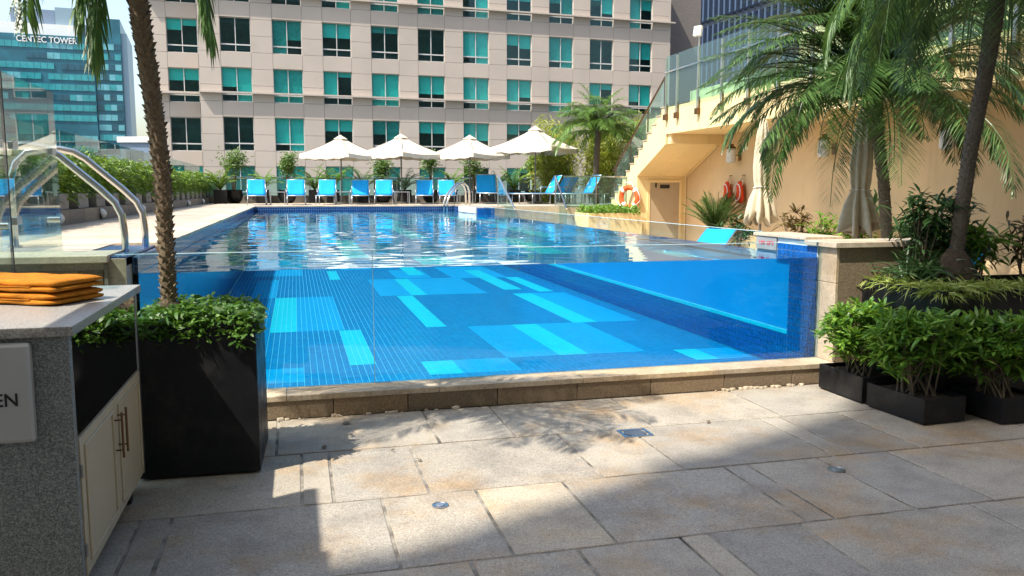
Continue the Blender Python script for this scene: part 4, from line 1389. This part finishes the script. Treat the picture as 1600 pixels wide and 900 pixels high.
for q in (0.06, 0.36, 0.68, 0.96):
    y = 22.6 + (19.1 - 22.6) * q
    z = 2.15 + 2.3 * q
    MB().tube([(8.93, y, z - 1.0), (8.93, y, z + .02)], 0.02, 8).build('post', 'bronze', sb)
vs = []
for s in (8.924, 8.936):
    vs += [(s, 22.5, 1.45), (s, 19.2, 3.72), (s, 19.2, 4.35), (s, 22.5, 2.1)]
MB().add(vs, [(0, 1, 2, 3), (7, 6, 5, 4), (0, 4, 5, 1), (1, 5, 6, 2), (2, 6, 7, 3), (3, 7, 4, 0)]).build('glass_sheet', 'rail_glass', sb)
fl = thing('floodlight', (8.85, 17.32, 4.8), 'square white floodlight on a terrace balustrade post', 'floodlight')
MB().tube([(8.85, 17.32, 4.78), (8.85, 17.32, 5.02)], 0.018, 8).build('stem', 'brushed', fl)
MB().obox((8.80, 17.3, 5.12), (0.03, 0.015, -0.01), (-0.05, 0.08, 0), (0.02, 0.01, 0.11)).build('lamp_housing', 'lampglass', fl, 0.01)
uh = thing('terrace_hedge', (9.4, 10, 3.62), 'low green hedge behind the terrace glass balustrade', 'hedge')
P = fill_box(2200, (9.05, 5.5, 3.62), (9.7, 15.9, 4.02))
leaf_mesh('foliage', leaf_arrays(np.repeat(P, 3, 0) + rng.normal(0, .03, (6600, 3)), rand_dirs(6600, -0.2, 0.95), rand_dirs(6600, 0.2, 1), rng.uniform(.08, .16, 6600), 0.035, 0.3), 'hedge', uh, uh.location)

# wall lanterns
def lantern(x, y, z, label):
    t = thing('wall_lantern', (x, y, z), label, 'lantern', 'wall lanterns')
    MB().tube([(x, y, z), (x - .18, y, z + .02), (x - .24, y, z + .22), (x - .24, y, z + .16)], 0.014, 6).build('bracket', 'bronze', t)
    MB().lathe([(0.03, 0.02), (0.10, 0.0), (0.115, -0.06), (0.115, -0.30), (0.08, -0.34)], 14, (x - .24, y, z + .16)).build('glass_shade', 'lampglass', t, smooth=True)
    MB().lathe([(0.06, 0.10), (0.05, 0.06), (0.125, 0.015), (0.12, 0.0)], 14, (x - .24, y, z + .17)).build('cap', 'bronze', t, smooth=True)
    MB().box(x - .02, x - .001, y - .06, y + .06, z - .12, z + .1).build('wall_plate', 'bronze', t)
lantern(XW, 18.0, 2.42, 'glass wall lantern high on the cream wall near the door')
lantern(XW, 14.4, 2.42, 'glass wall lantern behind the hanging palm fronds')
lantern(XW, 11.2, 2.42, 'glass wall lantern behind the right palm trunk')

# life ring, hanging vests
lr = thing('life_ring', (8.86, 21.47, 1.40), 'orange and white life ring hanging on the stair wall', 'life ring')
def torus_seg(a0, a1, R0, r, n, m, c):
    mb = MB()
    vs = []
    for i in range(n + 1):
        a = a0 + (a1 - a0) * i / n
        for k in range(m):
            b = 2 * math.pi * k / m
            rr = R0 + r * math.cos(b)
            vs.append((c[0] + r * 0.8 * math.sin(b), c[1] + rr * math.cos(a), c[2] + rr * math.sin(a)))
    mb.add(vs, [(i * m + k, i * m + (k + 1) % m, (i + 1) * m + (k + 1) % m, (i + 1) * m + k) for i in range(n) for k in range(m)])
    return mb
lr.rotation_euler = (0, 0, R(30))
lr.location.x = 8.86
for k in range(4):
    a = R(90 * k + 45)
    torus_seg(a + R(9), a + R(81), 0.275, 0.075, 14, 12, (8.83, 21.47, 1.40)).build('float_segment', 'orange', lr, smooth=True)
    torus_seg(a - R(9), a + R(9), 0.275, 0.079, 5, 12, (8.83, 21.47, 1.40)).build('band', 'white', lr, smooth=True)
lr_done = True
rope = [(8.76 + 0.02 * math.sin(8 * a), 21.47 + (0.375 + 0.035 * math.cos(4 * a)) * math.cos(a), 1.40 + (0.375 + 0.035 * math.cos(4 * a)) * math.sin(a)) for a in [2 * math.pi * k / 40 for k in range(41)]]
MB().tube(rope, 0.010, 5).build('rope', 'white', lr)
MB().tube([(8.84, 21.3, 1.05), (8.84, 21.4, 0.92), (8.84, 21.55, 0.9), (8.84, 21.65, 1.05)], 0.01, 5).build('rope', 'white', lr)
lr.location = (8.80, 21.02, 1.40)
for i, (y, lab) in enumerate([(18.35, 'left of two red rescue bags hanging on the cream wall'), (17.75, 'right of two red rescue bags hanging on the cream wall')]):
    t = thing('rescue_bag', (XW - 0.1, y, 1.55), lab, 'rescue bag', 'rescue bags on the cream wall')
    vs = MB()
    vs.lathe([(0.05, 0.26), (0.16, 0.18), (0.21, 0.02), (0.19, -0.16), (0.10, -0.26)], 14, (0, 0, 0), lambda a, z: 0.8 + 0.22 * math.sin(2 * a + z * 9))
    vs.v = [(XW - 0.12 + p[0] * 0.45, y + p[1], 1.55 + p[2]) for p in vs.v]
    vs.build('bag', 'vest', t, smooth=True)
    MB().tube([(XW - .12, y - .1, 1.7), (XW - .05, y, 1.93), (XW - .12, y + .1, 1.7)], 0.012, 6).build('strap', 'canvas_beige', t)
    MB().tube([(XW, y, 1.95), (XW - .07, y, 1.95)], 0.01, 6).build('hook', 'bronze', t)
    MB().tube([(XW - .2, y + .15 * math.cos(a), 1.55 + .2 * math.sin(a)) for a in [k * 0.5 for k in range(13)]], 0.012, 5).build('rope', 'white', t)

# closed parasols on the lower terrace
def closed_parasol(x, y, label, seed, ztop=2.62):
    t = thing('closed_parasol', (x, y, 0), label, 'parasol', 'closed parasols on the lower terrace')
    def fold(a, z):
        k = 0.16 + 0.22 * max(0, min(1, (1.75 - z) / 0.6))
        q = math.sin(8 * a + seed + 0.8 * math.sin(3 * z + seed))
        return 1 + k * math.copysign(abs(q) ** 0.6, q) + 0.5 * k * math.sin(3 * a + seed * 2)
    prof_ = [(0.02, ztop), (0.055, ztop - .05), (0.09, ztop - .22), (0.12, ztop - .5), (0.135, ztop - .85), (0.12, ztop - 1.1), (0.10, ztop - 1.2), (0.125, ztop - 1.27), (0.17, ztop - 1.42), (0.195, ztop - 1.6), (0.215, ztop - 1.76), (0.19, ztop - 1.765)]
    mb = MB().lathe(prof_, 96, (x, y, 0), fold)
    for i, v in enumerate(mb.v):
        if v[2] < ztop - 1.7:
            a = math.atan2(v[1] - y, v[0] - x)
            mb.v[i] = (v[0], v[1], v[2] + 0.09 * math.sin(7 * a + seed) + 0.05 * math.sin(2 * a + seed))
    c = mb.build('canopy', 'canvas_beige', t, smooth=True)
    ring = [(x + 0.118 * math.cos(a) * fold(a, ztop - 1.2), y + 0.118 * math.sin(a) * fold(a, ztop - 1.2), ztop - 1.2 + 0.01 * math.sin(2 * a)) for a in [2 * math.pi * k / 32 for k in range(33)]]
    MB().tube(ring, 0.012, 6).build('tie', 'canvas', c)
    MB().tube([(x, y, 0), (x, y, ztop + .06)], 0.024, 10).build('pole', 'pole', t)
    MB().lathe([(0.27, 0.0), (0.27, 0.06), (0.06, 0.09), (0.04, 0.3)], 18, (x, y, 0)).build('base', 'pole', t)
closed_parasol(8.0, 13.15, 'closed beige parasol near the rescue bags', 1.0, 2.85)
closed_parasol(7.9, 10.35, 'closed beige parasol left of the middle palm trunk', 2.6, 2.80)

# plants along the peach wall
def wall_plant(x, y, h, label, mat, seed, L=(0.18, 0.34), W=(0.03, 0.06), per=9, n_=26, name='wall_shrub'):
    t = thing(name, (x, y, 0), label, 'shrub', 'shrubs along the peach wall')
    P = np.stack([x + rng.normal(0, .16, n_), y + rng.normal(0, .18, n_), h * rng.uniform(0.45, 0.95, n_)], 1)
    leaf_mesh('foliage', rosettes(P, per, L, W, (-0.2, 0.95), 0.35), mat, t, t.location)
    mb = MB()
    for p in P[:12]:
        mb.tube([(x + random.uniform(-.05, .05), y + random.uniform(-.05, .05), 0), tuple(p)], [0.014, 0.006], 5)
    mb.build('stem', 'twig', t)
wall_plant(9.75, 14.6, 1.25, 'bronze-leaved shrub right of the first closed parasol', 'red_leaf', 1)
wall_plant(9.75, 13.7, 1.15, 'dark shrub against the peach wall under the hanging fronds', 'shrub', 2)
wall_plant(9.85, 12.9, 1.20, 'round green shrub against the peach wall left of the second closed parasol', 'shrub', 3, (0.2, 0.36), (0.05, 0.08))
wall_plant(9.8, 11.3, 1.05, 'dark broad-leaved shrub behind the middle palm trunk', 'shrub_dark', 4, (0.2, 0.36), (0.08, 0.14))
wall_plant(9.6, 16.7, 1.05, 'low dark shrub under the first closed parasol', 'shrub_dark', 5)
cy_ = thing('cycad', (9.7, 17.9, 0), 'dense upright cycad fan below the rescue bags', 'shrub')
palm_crown(cy_, (9.7, 17.9, 0.55), [(k * 2.4, random.uniform(0.85, 1.52), random.uniform(0.9, 1.15), random.uniform(0.2, 0.8)) for k in range(54)], 0.22, 0.018, 30, 'palm', 0.2)
MB().lathe([(0.16, 0), (0.18, 0.3), (0.1, 0.62)], 12, (9.7, 17.9, 0)).build('trunk', 'bark', cy_)

# ------------------------------------------------------------------ middle palm and right palm
mp = thing('palm_tree', (7.0, 8.7, 0), 'middle palm with ringed trunk and wide drooping crown', 'palm tree')
palm_trunk(mp, [(7.0, 8.60, 0), (7.0, 8.64, 1.07), (7.0, 8.75, 1.73), (7.0, 8.88, 2.21), (7.0, 8.95, 2.75)], 0.064, 0.072, 'bark', 260, 0.013)
fr = fronds_around(104, (0.0, 1.45), (1.7, 2.5), (1.0, 2.3), 0.3)
fr += [(R(a), e, l, d) for a, e, l, d in [(168, 0.55, 2.3, 0.9), (160, 0.8, 2.4, 1.0), (176, 0.3, 2.3, 0.8), (184, 0.65, 2.3, 1.1), (152, 0.5, 2.3, 1.1), (172, 1.0, 2.5, 1.2), (190, 1.0, 2.4, 1.3), (200, 0.7, 2.3, 1.4)]]
fr += [(R(a), e, l, d) for a, e, l, d in [(172, 0.9, 2.4, 1.5), (160, 0.7, 2.4, 1.7), (185, 0.8, 2.4, 1.8), (200, 0.5, 2.2, 2.1), (150, 0.4, 2.2, 2.0), (215, 0.35, 2.0, 2.2), (178, 1.15, 2.4, 1.1), (165, 1.3, 2.4, 0.9), (195, 1.2, 2.4, 1.2), (240, 0.2, 1.8, 2.2), (190, 0.2, 2.0, 1.9), (170, 0.25, 2.1, 1.7)]]
fr += fronds_around(34, (0.9, 1.5), (2.2, 2.8), (0.9, 1.7), 2.0)
palm_crown(mp, (7.0, 8.95, 2.74), fr, 0.38, 0.015, 84, 'palm', 0.36)

bp = planter_box('wide_planter', 4.53, 6.9, 4.97, 5.85, 0.868, 'wide black planter with palm and grasses on the right', 0.0, 0.02, 0.05)
rp_ = thing('palm_tree', (5.13, 5.5, 0.82), 'dark-trunked palm rising from the wide black planter on the right', 'palm tree')
palm_trunk(rp_, [(5.12, 5.5, 0.85), (5.14, 5.5, 1.35), (5.19, 5.5, 1.9), (5.29, 5.5, 2.5), (5.36, 5.5, 3.05), (5.38, 5.5, 3.35)], 0.052, 0.064, 'bark_dark', 460, 0.010)
MB().lathe([(0.20, 0.0), (0.19, 0.06), (0.15, 0.15), (0.10, 0.24), (0.06, 0.30)], 18, (5.11, 5.5, 0.83), lambda a, z: 1 + .06 * math.sin(5 * a + 20 * z)).build('root_ball', 'soil', rp_, smooth=True)
fr = []
for az, el, ln, dr in [(180, .5, 1.5, 2.4), (150, .6, 1.5, 2.3), (120, .5, 1.4, 2.5), (210, .5, 1.5, 2.3), (240, .6, 1.5, 2.2), (60, .4, 1.5, 2.6), (30, .4, 1.5, 2.5), (0, .5, 1.5, 2.4), (330, .6, 1.5, 2.2), (300, .6, 1.4, 2.2), (270, .7, 1.5, 2.0), (90, .4, 1.5, 2.4), (165, .2, 1.3, 2.4), (45, .1, 1.4, 2.3), (100, .1, 1.3, 2.3), (200, 1.1, 1.5, 1.6), (140, 1.2, 1.5, 1.5), (80, 1.0, 1.5, 1.6), (20, 1.1, 1.5, 1.5), (340, 1.1, 1.5, 1.6)]:
    fr.append((R(az + random.uniform(-8, 8)), el, ln, dr))
fr += fronds_around(56, (-0.1, 0.9), (1.4, 1.9), (1.9, 2.8), 1.1)
palm_crown(rp_, (5.38, 5.5, 3.36), fr, 0.27, 0.011, 64, 'palm', 0.38)

# grasses and strap leaves in the wide planter
gr = thing('border_grass', (5.6, 5.3, 0.82), 'low yellow-green border grass edging the wide black planter', 'grass')
n_ = 4200
P = np.concatenate([fill_box(n_, (4.55, 4.99, 0.82), (6.85, 5.20, 0.88)), fill_box(1500, (4.55, 4.99, 0.815), (4.85, 5.83, 0.86))])
n_ = len(P)
D = rand_dirs(n_, 0.15, 0.85)
D[:, 1] -= 0.15
leaf_mesh('blade', leaf_arrays(P, D, rand_dirs(n_, 0.3, 1), rng.uniform(0.09, 0.20, n_), 0.011, rng.uniform(0.3, 0.8, n_)), 'grass_yel', gr, gr.location)["kind"] = "stuff"
spd = thing('strap_leaf_plant', (4.92, 5.58, 0.82), 'dark strap-leaved plant left of the right palm trunk', 'plant')
n_ = 420
D = rand_dirs(n_, 0.25, 1)
P = np.stack([rng.normal(4.92, 0.11, n_), rng.normal(5.6, 0.09, n_), rng.uniform(0.83, 0.95, n_)], 1)
leaf_mesh('blade', leaf_arrays(P, D, rand_dirs(n_, 0.2, 1), rng.uniform(0.25, 0.48, n_), 0.016, rng.uniform(0.25, 0.75, n_)), 'spider', spd, spd.location)
def planter_shrub(x, y, z0, h, w, label, mat, seed, n_=34, per=10, L=(0.10, 0.19), W=(0.02, 0.034)):
    t = thing('leafy_shrub', (x, y, z0), label, 'shrub')
    P = np.stack([x + rng.normal(0, w * .45, n_), y + rng.normal(0, w * .35, n_), z0 + h * rng.uniform(0.4, 1.0, n_)], 1)
    leaf_mesh('foliage', rosettes(P, per, L, W, (-0.3, 0.95), 0.4), mat, t, t.location)
    mb = MB()
    for p in P[:14]:
        mb.tube([(x + random.uniform(-.06, .06), y + random.uniform(-.05, .05), z0 - .02), tuple(p)], [0.010, 0.004], 5)
    mb.build('stem', 'twig', t)
planter_shrub(4.98, 5.74, 0.82, 0.75, 0.28, 'tall dark shrub behind the strap-leaved plant', 'shrub_dark', 1, 46, 11)
planter_shrub(5.50, 5.70, 0.82, 0.42, 0.30, 'bright green shrub right of the right palm trunk', 'shrub', 2, 40, 11, (0.12, 0.24), (0.022, 0.036))
planter_shrub(5.36, 5.78, 0.82, 0.70, 0.16, 'thin dark shrub right behind the right palm trunk', 'shrub_dark', 3, 26, 10)
planter_shrub(5.95, 5.6, 0.82, 0.50, 0.24, 'bronze-tinted shrub at the right edge of the wide planter', 'red_leaf', 4, 26, 10)

# low planters with leafy shrubs in front
def low_planter(x0, x1, y0, y1, h, rz, lab_p, lab_s, mat, seed, sw=(0.24, 0.26), top=0.82):
    planter_box('low_planter', x0, x1, y0, y1, h, lab_p, rz, 0.012, 0.03, 'low black planters on the right')
    x, y = (x0 + x1) / 2, (y0 + y1) / 2
    t = thing('leafy_shrub', (x, y, h - .03), lab_s, 'shrub', 'leafy shrubs in low planters')
    n_ = 120
    th = rng.uniform(0, 2 * math.pi, n_)
    rr = np.sqrt(rng.uniform(0.02, 1, n_))
    hz = rng.uniform(0.40, 1, n_)
    bul = np.sin(np.clip(hz, 0, 1) * math.pi * 0.80) ** 0.6
    hz[:30] = rng.uniform(0.18, 0.45, 30)
    P = np.stack([x - 0.01 + np.cos(th) * rr * sw[0] * bul, y + np.sin(th) * rr * sw[1] * bul, h + (top - h - 0.13) * (hz ** 0.85)], 1)
    leaf_mesh('foliage', rosettes(P, 16, (0.075, 0.15), (0.018, 0.031), (-0.15, 0.98), 0.30, 0.012), mat, t, t.location)
    mb = MB()
    for p in P[30:52]:
        b = Vector((x + random.uniform(-.10, .10), y + random.uniform(-.12, .12), h - .045))
        m_ = b.lerp(Vector(p), 0.5) + Vector((random.uniform(-.04, .04), random.uniform(-.04, .04), 0.03))
        mb.tube([b, m_, tuple(p)], [0.0075, 0.0055, 0.003], 6)
    mb.build('stem', 'twig', t)
low_planter(4.07, 4.43, 5.20, 5.73, 0.205, 0, 'low black planter nearest the pool pillar', 'sunlit leafy shrub in the low planter nearest the pool pillar', 'shrub', 1, (0.29, 0.29))
low_planter(4.08, 4.44, 4.60, 5.15, 0.185, R(3), 'low black planter in front, nearest the camera', 'leafy shrub in the front low planter, nearest the camera', 'shrub', 2, (0.29, 0.31), 0.84)
low_planter(4.62, 4.98, 4.47, 4.94, 0.185, 0, 'low black planter at the right edge of the picture', 'leafy shrub with bare stems at the right edge of the picture', 'shrub', 3, (0.27, 0.28), 0.82)

# ------------------------------------------------------------------ office building behind
ob = thing('office_building', (-0.667, 58.0, -25), 'large grey stone office block with rows of teal windows', 'building')
ob.rotation_euler = (0, 0, R(3.8))
PITCH, WW, U0 = 3.245, 1.90, -3.74
ROWT = [0.03 + 3.174 * k for k in range(7)]
def lpart(mb, name, mat, parent, **kw):
    me_ = mb.mesh(name)
    return link(name, me_, mat, parent)
Z0 = 25.0
j_ = 0.009
pier_me = MB().box(j_, PITCH - WW - j_, 0, 0.25, j_, 1.058 - j_).mesh('panel')
pier_me.materials.append(M['facade'])
span_me = MB().box(j_, WW - j_, 0.0, 0.25, j_, 0.974 - j_).mesh('panel')
span_me.materials.append(M['facade'])
fm = MB()
fm.box(-0.0, WW, 0.14, 0.2, -0.04, 0.0).box(0, WW, 0.14, 0.2, -2.2, -2.16).box(0, 0.035, 0.14, 0.2, -2.16, -0.04).box(WW - .035, WW, 0.14, 0.2, -2.16, -0.04)
fm.box(WW / 2 - .025, WW / 2 + .025, 0.13, 0.2, -2.16, -0.04).box(0.035, WW - .035, 0.12, 0.2, -1.76, -1.68)
frame_me = fm.mesh('window')
frame_me.materials.append(M['winframe'])
pu = MB().box(0, WW / 2 - .06, 0.165, 0.175, -1.64, 0).mesh('pane')
pu.materials.append(M['winglass'])
plw = MB().box(0, WW / 2 - .06, 0.165, 0.175, -0.40, 0).mesh('pane')
plw.materials.append(M['winglass'])
blinds = {}
def blind_me(hh, mm_='blind'):
    key = (hh, mm_)
    if key not in blinds:
        b_ = MB().box(0, WW / 2 - .06, 0.24, 0.26, -hh, 0).mesh('blind')
        b_.materials.append(M[mm_])
        blinds[key] = b_
    return blinds[key]
def inst(name, me_, parent, loc):
    o = bpy.data.objects.new(name, me_)
    COL.objects.link(o)
    o.parent = parent
    o.location = loc
    return o
wr_ = random.Random(8)
def bay(u, yoff, pier=True, pier_w=None):
    for r, zt in enumerate(ROWT):
        z = zt + Z0
        inst('panel', span_me, ob, (u, yoff, z))
        if pier:
            for k in range(3):
                inst('panel', pier_me, ob, (u + WW, yoff, z - 2.2 + k * 1.058))
        w_ = inst('window', frame_me, ob, (u, yoff, z))
        for c in (0, 1):
            xo = 0.035 + c * (WW / 2 - 0.01)
            inst('pane', pu, w_, (xo, 0, -0.04))
            inst('pane', plw, w_, (xo, 0, -1.76))
        mode = wr_.random()
        if mode < 0.84:
            base = wr_.choice([0.4, 0.75, 0.9, 1.05, 1.2, 1.64, 1.64, 1.64, 1.64])
            bm_ = wr_.choice(['blind', 'blind', 'blind', 'blind_grey', 'blind_grey', 'blind_dim'])
            for c in (0, 1):
                hh = base if wr_.random() < 0.7 else wr_.choice([0.3, 0.7, 1.2, 1.64])
                inst('blind', blind_me(hh, bm_), w_, (0.035 + c * (WW / 2 - 0.01), 0, -0.04))
                if hh == 1.64 and wr_.random() < 0.6:
                    inst('blind', blind_me(0.4, bm_), w_, (0.035 + c * (WW / 2 - 0.01), 0, -1.76))
for k in range(10):
    bay(U0 + PITCH * k, 0.0)
# pier left of the first window and the recessed bay at the left end
for r, zt in enumerate(ROWT):
    for k in range(3):
        inst('panel', MB().mesh('x') if False else pier_me, ob, (U0 - 1.345, 0, zt + Z0 - 2.2 + k * 1.058))
bay(U0 - 1.345 - 1.95, 1.4, False)
for r, zt in enumerate(ROWT):
    for k in range(3):
        inst('panel', pier_me, ob, (U0 - 1.345 - 1.95 - 1.345, 1.4, zt + Z0 - 2.2 + k * 1.058))
lpart(MB().box(U0 - 1.30, U0 + PITCH * 10 - 0.02, 1.3, 1.5, 0, 45.2), 'room_back', 'room', ob)
lpart(MB().box(U0 - 4.6, U0 - 1.345, 2.6, 2.8, 0, 45.2), 'room_back', 'room', ob)
lpart(MB().box(U0 - 1.345, U0 + PITCH * 10 - 0.03, 0.02, 0.25, 0, Z0 - 2.18), 'base_wall', 'facade', ob)
lpart(MB().box(U0 - 4.6, U0 - 1.345, 1.42, 1.65, 0, Z0 - 2.18), 'base_wall', 'facade', ob)
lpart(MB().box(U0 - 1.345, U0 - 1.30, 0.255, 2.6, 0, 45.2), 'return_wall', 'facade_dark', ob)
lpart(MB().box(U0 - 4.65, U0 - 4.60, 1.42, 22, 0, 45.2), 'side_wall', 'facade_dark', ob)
lpart(MB().box(U0 + PITCH * 10 - 0.015, U0 + PITCH * 10 + 0.2, 0.0, 8.0, 0, 46), 'side_wall', 'facade', ob)
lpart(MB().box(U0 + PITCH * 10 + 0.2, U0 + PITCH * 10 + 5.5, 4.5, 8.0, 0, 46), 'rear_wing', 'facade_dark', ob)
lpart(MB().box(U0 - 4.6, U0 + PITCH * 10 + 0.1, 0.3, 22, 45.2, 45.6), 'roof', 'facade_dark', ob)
for zl_ in (7.86 + 25, 14.21 + 25, 20.2 + 25):
    lpart(MB().box(U0 - 1.40, U0 + PITCH * 10 + 0.45, -0.32, -0.02, zl_, zl_ + 0.10), 'ledge', 'ledge', ob)
    lpart(MB().box(U0 - 4.7, U0 - 1.42, 0.98, 1.38, zl_, zl_ + 0.14), 'ledge', 'ledge', ob)

# dark fin tower at the right
nv = thing('fin_tower', (40.6, 80.0, -25), 'dark navy tower clad in vertical fins at upper right', 'building')
nv.rotation_euler = (0, 0, R(5.3))
lpart(MB().box(0.4, 20, -55, 0, 0, 62), 'tower_body', 'navy', nv)
fin_me = MB().box(-0.25, 0.38, -0.13, 0.13, 0.35, 3.35).mesh('fin')
fin_me.materials.append(M['fin'])
for lv in range(8, 13):
    for k in range(30):
        inst('fin', fin_me, nv, (0, -0.5 - 0.92 * k, lv * 3.6))
    lpart(MB().box(0.05, 0.39, -40, 0, lv * 3.6 - 0.25, lv * 3.6 + 0.12), 'floor_band', 'navy', nv)

# distant glass tower with its name
ct = thing('glass_tower', (-78, 285, -25), 'distant teal glass tower reading CENTEC TOWER at upper left', 'building')
def bear(px, depth):
    """ground position at a bearing, depth along the view axis"""
    s = (px - 800) / 1290.0
    return (depth * (math.sin(R(14.626)) + s * math.cos(R(14.626))), depth * (math.cos(R(14.626)) - s * math.sin(R(14.626))))
DEP = 295.0
cx0, cy0 = bear(6, DEP)
ct.location = (cx0, cy0, -25)
ct.rotation_euler = (0, 0, R(6.2))
k_ = DEP / 1290.0
def zpx(y):
    return 1.6 + (297 - y) * k_ * 1.0 + 25
ztop = zpx(58)
lpart(MB().box(0, 32.5, 0, 30, 0, ztop), 'tower_body', 'ct_wall', ct)
lpart(MB().box(32.6, 41.5, 0.8, 30, 0, zpx(27)), 'tower_side_bay', 'ct_wall', ct)
lpart(MB().box(41.55, 43.5, 1.5, 30, 0, zpx(48)), 'tower_corner', 'ct_side', ct)
lpart(MB().box(2.5, 28, 2, 20, ztop + .01, zpx(40)), 'roof_screen', 'ct_white', ct)
lpart(MB().box(6, 20, 5, 22, zpx(40), zpx(16)), 'roof_plant', 'ct_grey', ct)
lpart(MB().box(20.2, 27, 4, 22, zpx(40), zpx(12)), 'roof_plant', 'ct_side', ct)
lpart(MB().box(28.2, 32, 4, 12, ztop + .01, zpx(36)), 'roof_plant', 'ct_grey', ct)
pn = [MB().box(0, 2.02, -0.25, 0.0, 0, 2.1).mesh('pane') for _ in range(3)]
for p_, mm in zip(pn, ('ct_a', 'ct_b', 'ct_c')):
    p_.materials.append(M[mm])
wr2 = random.Random(4)
for fl_ in range(14):
    z = zpx(78) - fl_ * 3.62
    stt = 0
    for k in range(15):
        if wr2.random() < 0.35:
            stt = wr2.choice([0, 0, 0, 2, 1, 3])
        if stt < 3:
            inst('pane', pn[stt], ct, (0.4 + k * 2.13, 0, z))
    for k in range(4):
        inst('pane', pn[wr2.choice([1, 1, 2, 0])], ct, (32.8 + k * 2.13, 0.8, z + 0.6))
text_mesh("CENTEC TOWER", 3.0, 0.25, 'ct_white', 'lettering', ct, (8.2, -0.35, zpx(70)), (R(90), 0, 0), 19.0)

# more of the town, left
for i, (px0, px1, dep, yt, lab, mm) in enumerate([(-60, 5, 240, 45, 'beige tower block cut by the left edge of the picture', 'ledge'), (196, 262, 120, 224, 'low pale block seen between glass tower and palm trunk', 'ct_grey')]):
    x0, y0 = bear(px0, dep)
    x1, y1 = bear(px1, dep)
    t = thing('town_building', (x0, y0, -25), lab, 'building')
    t.rotation_euler = (0, 0, R(17.2 if i == 0 else -14.6))
    w_ = math.hypot(x1 - x0, y1 - y0)
    zt = 1.6 + (297 - yt) * dep / 1290 + 25
    lpart(MB().box(0, w_, 0, 25, 0, zt), 'wall', mm, t)
    lpart(MB().box(-0.3, w_ + .3, -0.3, 25.3, zt, zt + 0.8), 'roof_edge', 'ct_white', t)
    for lv in range(7):
        for k in range(int(w_ // 4)):
            lpart(MB().box(0.8 + k * 4, 3.2 + k * 4, -0.08, -0.01, zt - 3.2 - lv * 3.5, zt - 1.2 - lv * 3.5), 'window', 'ct_c', t)

# the hotel behind the camera, whose corner shades the terrace
hb = thing('hotel_building', (6, -14, -25), 'tall beige hotel block behind the viewer shading the terrace', 'building')
box('tower_body', -14, 34, -28, -2.95, -25, 62, 'hotel', hb)
for lv in range(12):
    box('floor_band', -14.15, 34.1, -2.95, -2.90, 3.2 + lv * 3.4, 3.6 + lv * 3.4, 'ct_white', hb)
box('shade_slab', -7.0, -1.86, -2.6, 2.74, 3.18, 3.30, 'hotel', hb)  # added out of view to keep sun off the counter front
box('shade_beam', 0.07 - 0.593 * 3.17 - 0.06, 0.07 - 0.593 * 3.17, -2.6, 3.58, 2.72, 3.17, 'hotel', hb)  # added out of view, sized to cast the shadow strip beside the counter

# a few dry leaves blown onto the paving
for i, (x, y, a, L_, lab) in enumerate([(0.26, 5.62, 20, 0.075, 'dry leaf on the paving near the pool ledge'), (0.12, 5.10, 70, 0.06, 'curled dry leaf on a joint right of the tall planter'), (0.68, 4.72, 130, 0.05, 'dry leaf in the middle of the sunlit paving'), (0.52, 4.95, 10, 0.03, 'tiny dry leaf on the sunlit paving'), (2.7, 5.02, 40, 0.05, 'dry leaf beyond the square drain')]):
    t = thing('fallen_leaf', (x, y, 0.0), lab, 'leaf', 'dry leaves on the paving')
    ca, sa = math.cos(R(a)), math.sin(R(a))
    vs = []
    for q, w_, z in ((0, 0, .004), (.3, .22, .012), (.65, .2, .009), (1, 0, .016)):
        for sg_ in ((-1, 1) if w_ else (0,)):
            px_, py_ = L_ * q, sg_ * w_ * L_
            vs.append((x + px_ * ca - py_ * sa, y + px_ * sa + py_ * ca, z + (0.008 if sg_ > 0 else 0)))
    MB().add(vs, [(0, 1, 2), (1, 3, 4, 2), (3, 5, 4)]).build('blade', 'twig', t, solid=0.001)
